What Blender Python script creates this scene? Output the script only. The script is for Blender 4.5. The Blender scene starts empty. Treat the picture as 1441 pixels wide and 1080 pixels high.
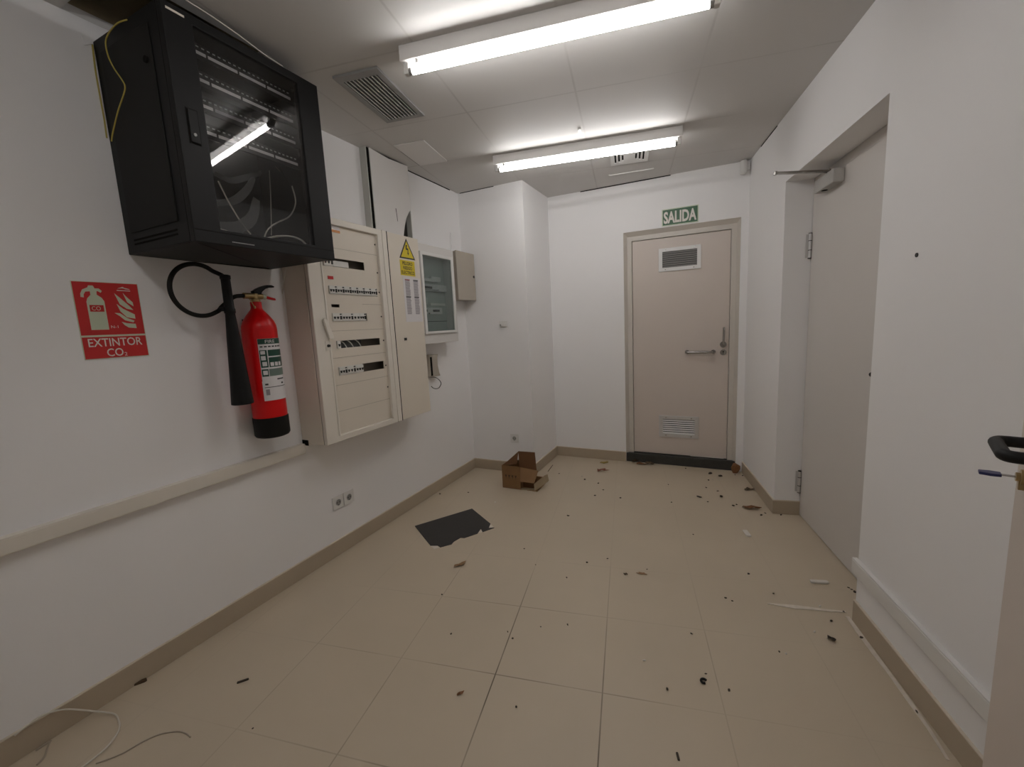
import bpy, bmesh, math, random
from mathutils import Vector, Matrix
random.seed(7)
sc = bpy.context.scene
COL = sc.collection
PI = math.pi

# ------------------------------------------------------------------ camera geometry (room frame: x off the left wall, y along it, z up)
CAM = Vector((2.091, 0.0, 1.361))
CR = Vector((0.9022, 0.4285, -0.0500)); CF = Vector((-0.4315, 0.8914, -0.1382))
CR.normalize(); CF = (CF - CF.dot(CR)*CR).normalized(); CU = CR.cross(CF)
FOC = 597.45
def ray(q): return CF + CR*((q[0]-720.5)/FOC) - CU*((q[1]-540)/FOC)
def onX(q, x=0.0): d = ray(q); return CAM + d*((x-CAM.x)/d.x)
def onY(q, y=4.007): d = ray(q); return CAM + d*((y-CAM.y)/d.y)
def onZ(q, z=0.0): d = ray(q); return CAM + d*((z-CAM.z)/d.z)
ANG = math.radians(10.489)
NR = Vector((math.cos(ANG), math.sin(ANG), 0)); TR = Vector((-math.sin(ANG), math.cos(ANG), 0))
PR = Vector((3.026, 0.173, 0))
def RWP(t, o, z): return PR + TR*t - NR*o + Vector((0, 0, z))      # right wall frame: along, off the wall, up
def onR(q, o=0.0):
    d = ray(q); P = CAM + d*((PR - NR*o - CAM).dot(NR)/d.dot(NR))
    return Vector(((P-PR).dot(TR), o, P.z))
ZC = 2.537
YF = 4.007
ZB = 0.094

# ------------------------------------------------------------------ materials
def srgb(r, g, b):
    f = lambda c: (c/255/12.92 if c/255 <= .04045 else ((c/255+.055)/1.055)**2.4)
    return (f(r), f(g), f(b), 1)
def mat(name, col, rough=.5, metal=0.0, var=0.0, scale=6.0, bump=0.0, bscale=200.0, spec=.5, coat=0.0):
    m = bpy.data.materials.new(name); m.use_nodes = True
    nt = m.node_tree; b = nt.nodes['Principled BSDF']
    c = col if len(col) == 4 else (*col, 1)
    b.inputs['Base Color'].default_value = c
    b.inputs['Roughness'].default_value = rough; b.inputs['Metallic'].default_value = metal
    b.inputs['Specular IOR Level'].default_value = spec
    if coat: b.inputs['Coat Weight'].default_value = coat
    tc = nt.nodes.new('ShaderNodeTexCoord')
    if var:
        n = nt.nodes.new('ShaderNodeTexNoise'); n.inputs['Scale'].default_value = scale; n.inputs['Detail'].default_value = 4
        nt.links.new(tc.outputs['Object'], n.inputs['Vector'])
        mx = nt.nodes.new('ShaderNodeMix'); mx.data_type = 'RGBA'
        mx.inputs[6].default_value = tuple(x*(1-var) for x in c[:3]) + (1,)
        mx.inputs[7].default_value = tuple(min(1, x*(1+var)) for x in c[:3]) + (1,)
        nt.links.new(n.outputs['Fac'], mx.inputs[0]); nt.links.new(mx.outputs[2], b.inputs['Base Color'])
    if bump:
        n2 = nt.nodes.new('ShaderNodeTexNoise'); n2.inputs['Scale'].default_value = bscale; n2.inputs['Detail'].default_value = 3
        nt.links.new(tc.outputs['Object'], n2.inputs['Vector'])
        bp = nt.nodes.new('ShaderNodeBump'); bp.inputs['Strength'].default_value = bump; bp.inputs['Distance'].default_value = .002
        nt.links.new(n2.outputs['Fac'], bp.inputs['Height']); nt.links.new(bp.outputs['Normal'], b.inputs['Normal'])
    return m
def emit(name, col, s):
    m = bpy.data.materials.new(name); m.use_nodes = True
    b = m.node_tree.nodes['Principled BSDF']
    b.inputs['Base Color'].default_value = (.9, .9, .9, 1)
    b.inputs['Emission Color'].default_value = (*col, 1); b.inputs['Emission Strength'].default_value = s
    return m
def glass(name, tint, rough=.02):
    m = bpy.data.materials.new(name); m.use_nodes = True
    nt = m.node_tree; nt.nodes.remove(nt.nodes['Principled BSDF'])
    out = nt.nodes['Material Output']
    tr = nt.nodes.new('ShaderNodeBsdfTransparent'); tr.inputs['Color'].default_value = (*tint, 1)
    gl = nt.nodes.new('ShaderNodeBsdfGlossy'); gl.inputs['Roughness'].default_value = rough
    fr = nt.nodes.new('ShaderNodeFresnel'); fr.inputs['IOR'].default_value = 1.5
    mx = nt.nodes.new('ShaderNodeMixShader')
    ge = nt.nodes.new('ShaderNodeNewGeometry'); ir = nt.nodes.new('ShaderNodeMapRange')
    ir.inputs[3].default_value = 1.5; ir.inputs[4].default_value = 1/1.5
    nt.links.new(ge.outputs['Backfacing'], ir.inputs[0]); nt.links.new(ir.outputs[0], fr.inputs['IOR'])
    nt.links.new(fr.outputs[0], mx.inputs[0]); nt.links.new(tr.outputs[0], mx.inputs[1]); nt.links.new(gl.outputs[0], mx.inputs[2])
    nt.links.new(mx.outputs[0], out.inputs['Surface'])
    return m

M = {}
M['wall'] = mat('wall_paint', (.84, .832, .83), .75, var=.025, scale=1.3, bump=.10, bscale=90, spec=.25)
M['cream'] = mat('cream_enamel', (.68, .62, .53), .42, var=.03, scale=5)
M['cream_light'] = mat('cream_plastic', (.72, .675, .60), .45, var=.02)
M['white_plastic'] = mat('white_plastic', (.72, .71, .69), .35, var=.02)
M['duct'] = mat('duct_cover', (.66, .64, .615), .5, var=.03)
M['duct_side'] = mat('duct_side', (.50, .50, .46), .5, var=.03)
M['door'] = mat('door_paint', (.60, .53, .475), .45, var=.03, scale=3, bump=.04, bscale=60)
M['frame'] = mat('frame_paint', (.57, .53, .475), .45, var=.03)
M['door_grey'] = mat('grey_door_paint', (.63, .60, .57), .45, var=.02, scale=2)
M['closer'] = mat('closer_grey', (.44, .43, .41), .45, var=.03)
M['inner_plate'] = mat('inner_plate_grey', (.40, .43, .415), .5, var=.05)
M['black'] = mat('black_powder_coat', (.0066, .0063, .0062), .5, var=.2, scale=9, bump=.05, bscale=400, spec=.22)
M['black_side'] = mat('black_side_steel', (.0075, .007, .006), .55, var=.2, scale=5, bump=.05, bscale=400, spec=.2)
M['black_plastic'] = mat('black_plastic', (.006, .006, .006), .5, var=.1, spec=.25)
M['rubber'] = mat('black_rubber', (.007, .007, .006), .6, var=.1, spec=.25)
M['dark'] = mat('dark_interior', (.03, .028, .024), .8, var=.2, spec=.1)
M['inner_grey'] = mat('inner_grey_steel', (.085, .088, .085), .6, var=.1)
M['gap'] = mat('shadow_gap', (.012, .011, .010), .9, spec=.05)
M['plenum'] = mat('plenum_brown', (.30, .25, .16), .9, var=.3)
M['red'] = mat('red_enamel', (.62, .003, .004), .3, var=.05, spec=.35)
M['sign_red'] = mat('sign_red', (.52, .014, .014), .45, var=.03)
M['sign_pale'] = mat('sign_pale_green', (.56, .62, .47), .5, var=.02)
M['sign_white'] = mat('sign_white', (.72, .68, .62), .5)
M['sign_green'] = mat('sign_green', (.012, .085, .026), .45, var=.05)
M['label_green'] = mat('label_green', (.008, .055, .035), .4, var=.05)
M['label_grey'] = mat('label_grey_green', (.14, .19, .16), .5, var=.05)
M['paper'] = mat('paper', (.68, .66, .66), .7, var=.02)
M['ink'] = mat('ink', (.03, .03, .032), .7)
M['ink_grey'] = mat('ink_grey', (.27, .25, .27), .7, var=.25, scale=300)
M['ink_red'] = mat('ink_red', (.35, .10, .10), .7)
M['yellow'] = mat('warning_yellow', (.64, .50, .012), .45, var=.04)
M['orange'] = mat('orange_sticker', (.55, .22, .06), .5)
M['brass'] = mat('brass', (.42, .31, .15), .32, .9, var=.1)
M['steel'] = mat('brushed_steel', (.36, .345, .325), .24, .95, var=.05)
M['alu'] = mat('aluminium', (.62, .61, .60), .35, .6, var=.05)
M['grille'] = mat('grille_grey', (.30, .295, .285), .5, .2, var=.05)
M['grey_box'] = mat('grey_beige_box', (.40, .36, .30), .45, var=.04)
M['breaker'] = mat('breaker_grey', (.66, .65, .61), .5, var=.06, scale=40)
M['toggle'] = mat('toggle_black', (.018, .017, .016), .5)
M['glass_rack'] = glass('rack_door_glass', (.86, .86, .86))
M['glass_box'] = glass('smoked_pane', (.74, .78, .77))
M['tube'] = emit('fluorescent_tube', (1.0, .98, .97), 31)
M['housing'] = mat('fixture_white', (.68, .66, .64), .4, var=.02)
M['threshold'] = mat('dark_stone', (.035, .034, .030), .5, var=.4, scale=25)
M['cardboard'] = mat('cardboard', (.23, .125, .05), .75, var=.15, scale=14, bump=.1, bscale=120)
M['cardboard_in'] = mat('cardboard_inner', (.14, .062, .022), .8, var=.15, scale=14)
M['cardboard_pale'] = mat('cardboard_pale', (.33, .26, .165), .8, var=.15, scale=14)
M['mat_dark'] = mat('charcoal_sheet', (.026, .024, .023), .6, var=.15, scale=20)
M['leaf_brown'] = mat('dry_leaf_brown', (.20, .085, .03), .7, var=.4, scale=60)
M['leaf_red'] = mat('dry_leaf_red', (.24, .085, .045), .7, var=.4, scale=60)
M['leaf_yellow'] = mat('scrap_yellow', (.34, .25, .06), .7, var=.3, scale=60)
M['leaf_tan'] = mat('dry_leaf_tan', (.26, .15, .07), .7, var=.3, scale=60)
M['leaf_dark'] = mat('dry_leaf_dark', (.075, .045, .02), .7, var=.4, scale=60)
M['crumb'] = mat('dark_crumb', (.045, .032, .022), .8, var=.3, scale=80)
M['chalk'] = mat('white_scrap', (.66, .63, .58), .7, var=.1, scale=50)
M['cable_white'] = mat('white_cable', (.62, .585, .51), .45)
M['cable_yellow'] = mat('yellow_cable', (.40, .32, .06), .5)
M['cable_clear'] = mat('pale_plastic_strip', (.37, .315, .245), .4)
M['blue'] = mat('blue_key_head', (.02, .025, .11), .4)
M['interior_brown'] = mat('cabinet_interior', (.24, .215, .18), .7, var=.15, spec=.2)
M['skirt_edge'] = mat('skirting_edge', (.62, .55, .45), .5, var=.08, scale=30)
M['plaster'] = mat('plaster_smear', (.68, .62, .54), .85, var=.2, scale=40)
M['film'] = mat('cloudy_film', (.15, .15, .145), .3, var=.3, scale=12)
M['film'].node_tree.nodes['Principled BSDF'].inputs['Alpha'].default_value = .45

def tile_mat(name, lines=True):
    m = bpy.data.materials.new(name); m.use_nodes = True
    nt = m.node_tree; N = nt.nodes; L = nt.links; b = N['Principled BSDF']
    tc = N.new('ShaderNodeTexCoord')
    base = (.535, .455, .345)
    n = N.new('ShaderNodeTexNoise'); n.inputs['Scale'].default_value = 2.2; n.inputs['Detail'].default_value = 5
    L.new(tc.outputs['Object'], n.inputs['Vector'])
    mx = N.new('ShaderNodeMix'); mx.data_type = 'RGBA'
    mx.inputs[6].default_value = (*[x*.93 for x in base], 1); mx.inputs[7].default_value = (*[x*1.07 for x in base], 1)
    L.new(n.outputs['Fac'], mx.inputs[0])
    b.inputs['Roughness'].default_value = .42; b.inputs['Specular IOR Level'].default_value = .35
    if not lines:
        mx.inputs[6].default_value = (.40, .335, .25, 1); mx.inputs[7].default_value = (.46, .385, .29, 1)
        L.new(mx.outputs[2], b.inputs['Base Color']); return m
    sub = N.new('ShaderNodeVectorMath'); sub.operation = 'SUBTRACT'; sub.inputs[1].default_value = (1.328, 1.295, 0)
    L.new(tc.outputs['Object'], sub.inputs[0])
    masks = []
    for ax, k in ((NR, 1.0), (TR, .62)):
        d = N.new('ShaderNodeVectorMath'); d.operation = 'DOT_PRODUCT'; d.inputs[1].default_value = ax
        L.new(sub.outputs[0], d.inputs[0])
        dv = N.new('ShaderNodeMath'); dv.operation = 'PINGPONG'; dv.inputs[1].default_value = .413/2
        L.new(d.outputs['Value'], dv.inputs[0])
        mr = N.new('ShaderNodeMapRange'); mr.inputs[1].default_value = .0012; mr.inputs[2].default_value = .0032
        mr.inputs[3].default_value = k; mr.inputs[4].default_value = 0
        L.new(dv.outputs[0], mr.inputs[0]); masks.append(mr)
    mxm = N.new('ShaderNodeMath'); mxm.operation = 'MAXIMUM'
    L.new(masks[0].outputs[0], mxm.inputs[0]); L.new(masks[1].outputs[0], mxm.inputs[1])
    n3 = N.new('ShaderNodeTexNoise'); n3.inputs['Scale'].default_value = 2.6; n3.inputs['Detail'].default_value = 2
    L.new(tc.outputs['Object'], n3.inputs['Vector'])
    mr3 = N.new('ShaderNodeMapRange'); mr3.inputs[1].default_value = .36; mr3.inputs[2].default_value = .60; mr3.inputs[3].default_value = .35; mr3.inputs[4].default_value = 1.0
    L.new(n3.outputs['Fac'], mr3.inputs[0])
    ds = N.new('ShaderNodeVectorMath'); ds.operation = 'DISTANCE'; ds.inputs[1].default_value = (1.45, 1.15, 0)
    L.new(tc.outputs['Object'], ds.inputs[0])
    mr4 = N.new('ShaderNodeMapRange'); mr4.interpolation_type = 'SMOOTHSTEP'; mr4.inputs[1].default_value = .15; mr4.inputs[2].default_value = 1.25; mr4.inputs[3].default_value = .95; mr4.inputs[4].default_value = .10
    L.new(ds.outputs['Value'], mr4.inputs[0])
    m2 = N.new('ShaderNodeMath'); m2.operation = 'MULTIPLY'
    L.new(mr3.outputs[0], m2.inputs[0]); L.new(mr4.outputs[0], m2.inputs[1])
    mul = N.new('ShaderNodeMath'); mul.operation = 'MULTIPLY'
    L.new(mxm.outputs[0], mul.inputs[0]); L.new(m2.outputs[0], mul.inputs[1])
    g = N.new('ShaderNodeMix'); g.data_type = 'RGBA'; g.inputs[7].default_value = (.10, .072, .05, 1)
    L.new(mul.outputs[0], g.inputs[0]); L.new(mx.outputs[2], g.inputs[6])
    L.new(g.outputs[2], b.inputs['Base Color'])
    return m
M['tile'] = tile_mat('beige_floor_tile'); M['skirting'] = tile_mat('beige_skirting_tile', False)

def ceiling_mat():
    m = bpy.data.materials.new('ceiling_panels'); m.use_nodes = True
    nt = m.node_tree; N = nt.nodes; L = nt.links; b = N['Principled BSDF']
    tc = N.new('ShaderNodeTexCoord')
    sub = N.new('ShaderNodeVectorMath'); sub.operation = 'SUBTRACT'
    o = PR + NR*(-1.19) + TR*2.408; sub.inputs[1].default_value = (o.x, o.y, 0)
    L.new(tc.outputs['Object'], sub.inputs[0]); ms = []
    for ax, per in ((NR, .6), (TR, .6)):
        d = N.new('ShaderNodeVectorMath'); d.operation = 'DOT_PRODUCT'; d.inputs[1].default_value = ax
        L.new(sub.outputs[0], d.inputs[0])
        dv = N.new('ShaderNodeMath'); dv.operation = 'PINGPONG'; dv.inputs[1].default_value = per/2
        L.new(d.outputs['Value'], dv.inputs[0])
        mr = N.new('ShaderNodeMapRange'); mr.inputs[1].default_value = .0018; mr.inputs[2].default_value = .0075
        mr.inputs[3].default_value = 1; mr.inputs[4].default_value = 0
        L.new(dv.outputs[0], mr.inputs[0]); ms.append(mr)
    mxm = N.new('ShaderNodeMath'); mxm.operation = 'MAXIMUM'
    L.new(ms[0].outputs[0], mxm.inputs[0]); L.new(ms[1].outputs[0], mxm.inputs[1])
    n3 = N.new('ShaderNodeTexNoise'); n3.inputs['Scale'].default_value = 1.7
    L.new(tc.outputs['Object'], n3.inputs['Vector'])
    mr3 = N.new('ShaderNodeMapRange'); mr3.inputs[1].default_value = .35; mr3.inputs[2].default_value = .65; mr3.inputs[3].default_value = .0; mr3.inputs[4].default_value = .5
    L.new(n3.outputs['Fac'], mr3.inputs[0])
    mul = N.new('ShaderNodeMath'); mul.operation = 'MULTIPLY'
    L.new(mxm.outputs[0], mul.inputs[0]); L.new(mr3.outputs[0], mul.inputs[1])
    g = N.new('ShaderNodeMix'); g.data_type = 'RGBA'
    g.inputs[6].default_value = (.60, .585, .565, 1); g.inputs[7].default_value = (.38, .36, .34, 1)
    L.new(mul.outputs[0], g.inputs[0]); L.new(g.outputs[2], b.inputs['Base Color'])
    bp = N.new('ShaderNodeBump'); bp.inputs['Strength'].default_value = .15; bp.inputs['Distance'].default_value = -.002
    L.new(mxm.outputs[0], bp.inputs['Height']); L.new(bp.outputs['Normal'], b.inputs['Normal'])
    b.inputs['Roughness'].default_value = .6; b.inputs['Specular IOR Level'].default_value = .3
    return m
M['ceiling'] = ceiling_mat()

# ------------------------------------------------------------------ mesh building
def worldloc(o):
    v = Vector((0, 0, 0))
    while o is not None: v += o.location; o = o.parent
    return v
class MB:
    def __init__(s, tf=None): s.v = []; s.f = []; s.tf = tf
    def add(s, vs, fs):
        k = len(s.v)
        s.v += [Vector(s.tf(*p)) if s.tf else Vector(p) for p in vs]
        s.f += [tuple(i+k for i in f) for f in fs]; return s
    def hexa(s, c): return s.add(c, [(0,3,2,1),(4,5,6,7),(0,1,5,4),(1,2,6,5),(2,3,7,6),(3,0,4,7)])
    def box(s, x0, x1, y0, y1, z0, z1):
        return s.hexa([(x0,y0,z0),(x1,y0,z0),(x1,y1,z0),(x0,y1,z0),(x0,y0,z1),(x1,y0,z1),(x1,y1,z1),(x0,y1,z1)])
    def prism(s, pts, d):                     # polygon extruded by vector d
        pts = [Vector(p) for p in pts]; d = Vector(d); n = len(pts)
        return s.add(pts + [p+d for p in pts], [tuple(range(n-1,-1,-1)), tuple(range(n,2*n))] + [(i,(i+1)%n,n+(i+1)%n,n+i) for i in range(n)])
    def tube(s, pts, r, n=10, cap=True, closed=False):
        pts = [Vector(p) for p in pts]; m = len(pts); rs = r if isinstance(r, (list, tuple)) else [r]*m
        vs = []; prev = None
        for i, p in enumerate(pts):
            a = pts[(i-1) % m] if (i > 0 or closed) else p; b = pts[(i+1) % m] if (i < m-1 or closed) else p
            t = (b-a).normalized()
            ref = prev if prev is not None else (Vector((0,0,1)) if abs(t.z) < .9 else Vector((1,0,0)))
            u = (ref - t*ref.dot(t))
            if u.length < 1e-6: u = t.orthogonal()
            u.normalize(); w = t.cross(u); prev = u
            vs += [p + (u*math.cos(2*PI*k/n) + w*math.sin(2*PI*k/n))*rs[i] for k in range(n)]
        fs = []
        for i in range(m if closed else m-1):
            j = (i+1) % m
            fs += [(i*n+k, i*n+(k+1)%n, j*n+(k+1)%n, j*n+k) for k in range(n)]
        if cap and not closed: fs += [tuple(range(n-1,-1,-1)), tuple((m-1)*n+k for k in range(n))]
        return s.add(vs, fs)
    def cyl(s, a, b, r, n=20, r2=None): return s.tube([a, b], [r, r if r2 is None else r2], n)
    def lathe(s, c, prof, n=32):              # profile of (radius, z) round a vertical axis at c
        vs = []; fs = []; m = len(prof)
        for r, z in prof: vs += [(c[0]+r*math.cos(2*PI*k/n), c[1]+r*math.sin(2*PI*k/n), c[2]+z) for k in range(n)]
        for i in range(m-1): fs += [(i*n+k, i*n+(k+1)%n, (i+1)*n+(k+1)%n, (i+1)*n+k) for k in range(n)]
        fs += [tuple(range(n-1,-1,-1)), tuple((m-1)*n+k for k in range(n))]
        return s.add(vs, fs)
    def holes(s, a0, a1, b0, b1, hs, t0, t1, plane):   # a plate with rectangular holes; plane maps (a, b, t) to a point
        A = sorted({a0, a1, *[h[0] for h in hs], *[h[1] for h in hs]}); B = sorted({b0, b1, *[h[2] for h in hs], *[h[3] for h in hs]})
        inh = lambda a, b: any(h[0] < a < h[1] and h[2] < b < h[3] for h in hs)
        solid = {}
        for i in range(len(A)-1):
            for j in range(len(B)-1):
                solid[i, j] = not inh((A[i]+A[i+1])/2, (B[j]+B[j+1])/2)
        for (i, j), ok in solid.items():
            if not ok: continue
            q = [(A[i],B[j]),(A[i+1],B[j]),(A[i+1],B[j+1]),(A[i],B[j+1])]
            vs = [plane(a, b, t0) for a, b in q] + [plane(a, b, t1) for a, b in q]
            fs = [(0,3,2,1),(4,5,6,7)]
            for k, (di, dj) in enumerate(((0,-1),(1,0),(0,1),(-1,0))):
                if not solid.get((i+di, j+dj), False): fs.append((k, (k+1)%4, 4+(k+1)%4, 4+k))
            s.add(vs, fs)
        return s
    def build(s, name, m, parent=None, smooth=False, bevel=0.0, origin=None):
        off = worldloc(parent) if parent is not None else Vector((0,0,0))
        o0 = Vector(origin) if origin is not None else Vector((0,0,0))
        me = bpy.data.meshes.new(name)
        me.from_pydata([tuple(v - off - o0) for v in s.v], [], s.f)
        bm = bmesh.new(); bm.from_mesh(me); bmesh.ops.remove_doubles(bm, verts=bm.verts, dist=1e-6)
        bmesh.ops.recalc_face_normals(bm, faces=bm.faces); bm.to_mesh(me); bm.free()
        me.materials.append(M[m] if isinstance(m, str) else m)
        if smooth:
            for p in me.polygons: p.use_smooth = True
            me.set_sharp_from_angle(angle=math.radians(40))
        o = bpy.data.objects.new(name, me); COL.objects.link(o)
        if parent is not None: o.parent = parent
        o.location = o0
        if bevel:
            b = o.modifiers.new('bevel', 'BEVEL'); b.width = bevel; b.segments = 2; b.limit_method = 'ANGLE'; b.angle_limit = math.radians(50)
        return o
def empty(name, loc):
    o = bpy.data.objects.new(name, None); COL.objects.link(o); o.location = loc; o.empty_display_size = .05; return o
def tag(o, label, cat, group=None, kind=None):
    o['label'] = label; o['category'] = cat
    if group: o['group'] = group
    if kind: o['kind'] = kind
    return o
def struct(o): o['kind'] = 'structure'; return o
def thing(name, label, cat, loc, group=None): return tag(empty(name, loc), label, cat, group)
def smooth_path(pts, k=6):
    P = [Vector(p) for p in pts]; out = []
    for i in range(len(P)-1):
        a = P[max(i-1, 0)]; b = P[i]; c = P[i+1]; d = P[min(i+2, len(P)-1)]
        for j in range(k):
            t = j/k
            out.append(.5*((2*b) + (-a+c)*t + (2*a-5*b+4*c-d)*t*t + (-a+3*b-3*c+d)*t**3))
    out.append(P[-1]); return out
def lettering(name, body, m, parent, org, ex, ey, w, h, t=.0006, bold=0.0):
    """flat letters fitted into a w x h rectangle centred on org, reading along ex, upright along ey"""
    cu = bpy.data.curves.new(name, 'FONT'); cu.body = body; cu.align_x = 'CENTER'; cu.offset = bold; cu.resolution_u = 3
    ob = bpy.data.objects.new(name, cu); COL.objects.link(ob)
    dg = bpy.context.evaluated_depsgraph_get(); dg.update()
    me0 = bpy.data.meshes.new_from_object(ob.evaluated_get(dg))
    vs = [v.co.copy() for v in me0.vertices]; fs = [tuple(p.vertices) for p in me0.polygons]
    bpy.data.objects.remove(ob); bpy.data.curves.remove(cu); bpy.data.meshes.remove(me0)
    x0 = min(v.x for v in vs); x1 = max(v.x for v in vs); y0 = min(v.y for v in vs); y1 = max(v.y for v in vs)
    ex = Vector(ex); ey = Vector(ey); nz = ex.cross(ey); org = Vector(org)
    b = MB()
    P = [org + ex*((v.x-(x0+x1)/2)/(x1-x0)*w) + ey*((v.y-(y0+y1)/2)/(y1-y0)*h) + nz*t for v in vs]
    b.v = P; b.f = fs
    off = worldloc(parent); me = bpy.data.meshes.new(name); me.from_pydata([tuple(p-off) for p in P], [], fs)
    me.materials.append(M[m]); o = bpy.data.objects.new(name, me); COL.objects.link(o); o.parent = parent
    return o
XP = lambda a, b, t: (t, a, b)      # plates facing +x: (y, z, depth)
YP = lambda a, b, t: (a, t, b)      # plates in a wall facing -y
ZP = lambda a, b, t: (a, b, t)
LX, LY, LZ = Vector((0, 1, 0)), Vector((0, 0, 1)), Vector((1, 0, 0))    # reading frame of things on the left wall
FX, FY = Vector((1, 0, 0)), Vector((0, 0, 1))                           # reading frame of things on the far wall

# ------------------------------------------------------------------ the room
XR0 = 2.316     # far right corner
struct(MB().box(-.25, 3.75, -1.45, 4.35, -.06, 0).build('floor', 'tile'))
HOLE = (0.0, .36, .842, 1.36)
cl = struct(MB().holes(-.25, 3.75, -1.45, 4.35, [HOLE], ZC, ZC+.03, ZP).build('ceiling', 'ceiling'))
pl = MB(); pl.box(-.05, 0, .79, 1.41, ZC+.03, 2.9).box(.36, .41, .79, 1.41, ZC+.03, 2.9).box(0, .36, .79, .842, ZC+.03, 2.9).box(0, .36, 1.36, 1.41, ZC+.03, 2.9).box(-.05, .41, .79, 1.41, 2.9, 2.93)
pl.build('plenum', 'plenum', cl)
struct(MB().box(-.2, 0, -1.4, 4.25, 0, ZC).build('wall_left', 'wall'))
struct(MB().box(0, .627, 3.412, 4.007, 0, ZC).build('wall_pillar', 'wall'))
DX0, DX1, DZ1 = 1.332, 2.262, 2.118
struct(MB().holes(.0, 2.45, 0, ZC, [(DX0, DX1, -.01, DZ1)], YF, YF+.2, YP).build('wall_far', 'wall'))
struct(MB().box(-.2, 3.6, -1.4, -1.25, 0, ZC).build('wall_back', 'wall'))
T0, T1, ZT = 2.016, 3.087, 2.138
wr = MB(RWP); wr.holes(-1.62, 3.90, 0, ZC, [(T0, T1, -.01, ZT)], 0, -.152, lambda a, b, t: (a, t, b))
wr.box(T0-.25, T1+.25, -.30, -.21, 0, ZC)
struct(wr.build('wall_right', 'wall'))

def skirt(name, quads):
    b = MB()
    for q in quads: b.hexa(q)
    o = struct(b.build(name, 'skirting', bevel=.002))
    e = MB()
    for q in quads:
        q = [Vector(p) for p in q]; e.hexa([p + Vector((0, 0, ZB)) for p in q[:4]] + [p + Vector((0, 0, .0035)) for p in q[4:]])
    e.build('top_edge', 'skirt_edge', o)
def bx(x0, x1, y0, y1, z0=0, z1=ZB): return [(x0,y0,z0),(x1,y0,z0),(x1,y1,z0),(x0,y1,z0),(x0,y0,z1),(x1,y0,z1),(x1,y1,z1),(x0,y1,z1)]
def bR(t0, t1, o0, o1, z0=0, z1=ZB): return [RWP(t0,o0,z0),RWP(t1,o0,z0),RWP(t1,o1,z0),RWP(t0,o1,z0),RWP(t0,o0,z1),RWP(t1,o0,z1),RWP(t1,o1,z1),RWP(t0,o1,z1)]
skirt('baseboard_left', [bx(0, .010, -1.25, 3.402)])
skirt('baseboard_pillar', [bx(0, .637, 3.402, 3.412), bx(.627, .637, 3.412, 3.997)])
skirt('baseboard_far', [bx(.627, DX0, 3.997, 4.007)])
skirt('baseboard_right', [bR(T1, 3.885, 0, .010), bR(T1-.010, T1, -.150, .010), bR(-1.4, T0, 0, .010)])

# dark strips painted as the shade in gaps between ceiling panels and walls
cr = MB(); cr.box(.95, 1.73, YF-.004, YF, ZC-.007, ZC); struct(cr.build('shade_strip_1', 'gap'))
cr = MB(); cr.box(0, .004, 2.66, 3.28, ZC-.006, ZC); struct(cr.build('shade_strip_2', 'gap'))
cr = MB(RWP); cr.box(3.28, 3.62, 0, .003, ZC-.005, ZC); struct(cr.build('shade_strip_3', 'gap'))
cr = MB(); cr.box(.02, .36, 3.409, 3.412, ZC-.005, ZC); struct(cr.build('shade_strip_4', 'gap'))
# plaster line left on the floor along the right-hand skirting
def strip(pts, ws, z0, z1):
    P = [Vector((p[0], p[1], 0)) for p in pts]; b = MB(); L = []; R_ = []
    for i, p in enumerate(P):
        t = (P[min(i+1, len(P)-1)] - P[max(i-1, 0)]).normalized(); n = Vector((-t.y, t.x, 0))
        L.append(p + n*ws[i]); R_.append(p - n*ws[i])
    for i in range(len(P)-1):
        c = [R_[i], R_[i+1], L[i+1], L[i]]
        b.hexa([(*v.xy, z0) for v in c] + [(*v.xy, z1) for v in c])
    return b
px = [(1197,869),(1214,893),(1238,925),(1258,951),(1290,995),(1315,1030),(1341,1072)]
b = strip([onZ(q) - NR*.012 for q in px], [.007,.009,.008,.006,.007,.005,.004], 0, .003)
tag(b.build('plaster_smear', 'plaster'), 'long pale plaster smear on the floor along the right baseboard', 'smear')
px = [(1080,850),(1101,853),(1118,855),(1140,857),(1165,860),(1190,862)]
b = strip([onZ(q) for q in px], [.003,.009,.013,.009,.007,.005], 0, .003)
tag(b.build('plaster_smear', 'plaster'), 'short pale plaster smear across the floor at the grey door near corner', 'smear')

# ------------------------------------------------------------------ far door
d1 = struct(empty('door_1', (1.8, YF+.05, 0)))
fr = MB(); w = .066; ya, yb, yc = YF+.002, YF+.034, YF+.12
fr.prism([(DX0, ya, 0), (DX0+.026, yb, 0), (DX0+w, yb, 0), (DX0+w, yc, 0), (DX0, yc, 0)], (0, 0, DZ1))
fr.prism([(DX1, ya, 0), (DX1-.026, yb, 0), (DX1-w, yb, 0), (DX1-w, yc, 0), (DX1, yc, 0)], (0, 0, DZ1))
fr.build('door_frame', 'frame', d1); fr = MB()
fr.prism([(DX0, ya, DZ1), (DX0, yb, DZ1-.036), (DX0, yb+.001, DZ1-.036), (DX0, yb+.001, DZ1)], (DX1-DX0, 0, 0))
fr.box(DX0+w, DX1-w, yb, yc, DZ1-.075, DZ1-.0362)
fr.build('frame_header', 'frame', d1)
lx0, lx1, lz0, lz1 = DX0+w+.003, DX1-w-.003, .092, DZ1-.079
yl = YF+.046
b = MB(); b.box(lx0, lx1, yl, yl+.045, lz0, lz1); b.build('door_leaf', 'door', d1, bevel=.002)
b = MB(); b.box(DX0, DX1, YF+.006, YF+.12, 0, .086); b.build('threshold', 'threshold', d1, bevel=.003)
b = MB(); b.box(1.90, 2.17, yl-.004, yl, .0905, .098); b.build('weather_strip', 'chalk', d1)
b = MB(); b.box(lx0, lx1, yl+.05, yl+.06, .0, lz1); b.build('backing', 'dark', d1)
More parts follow.
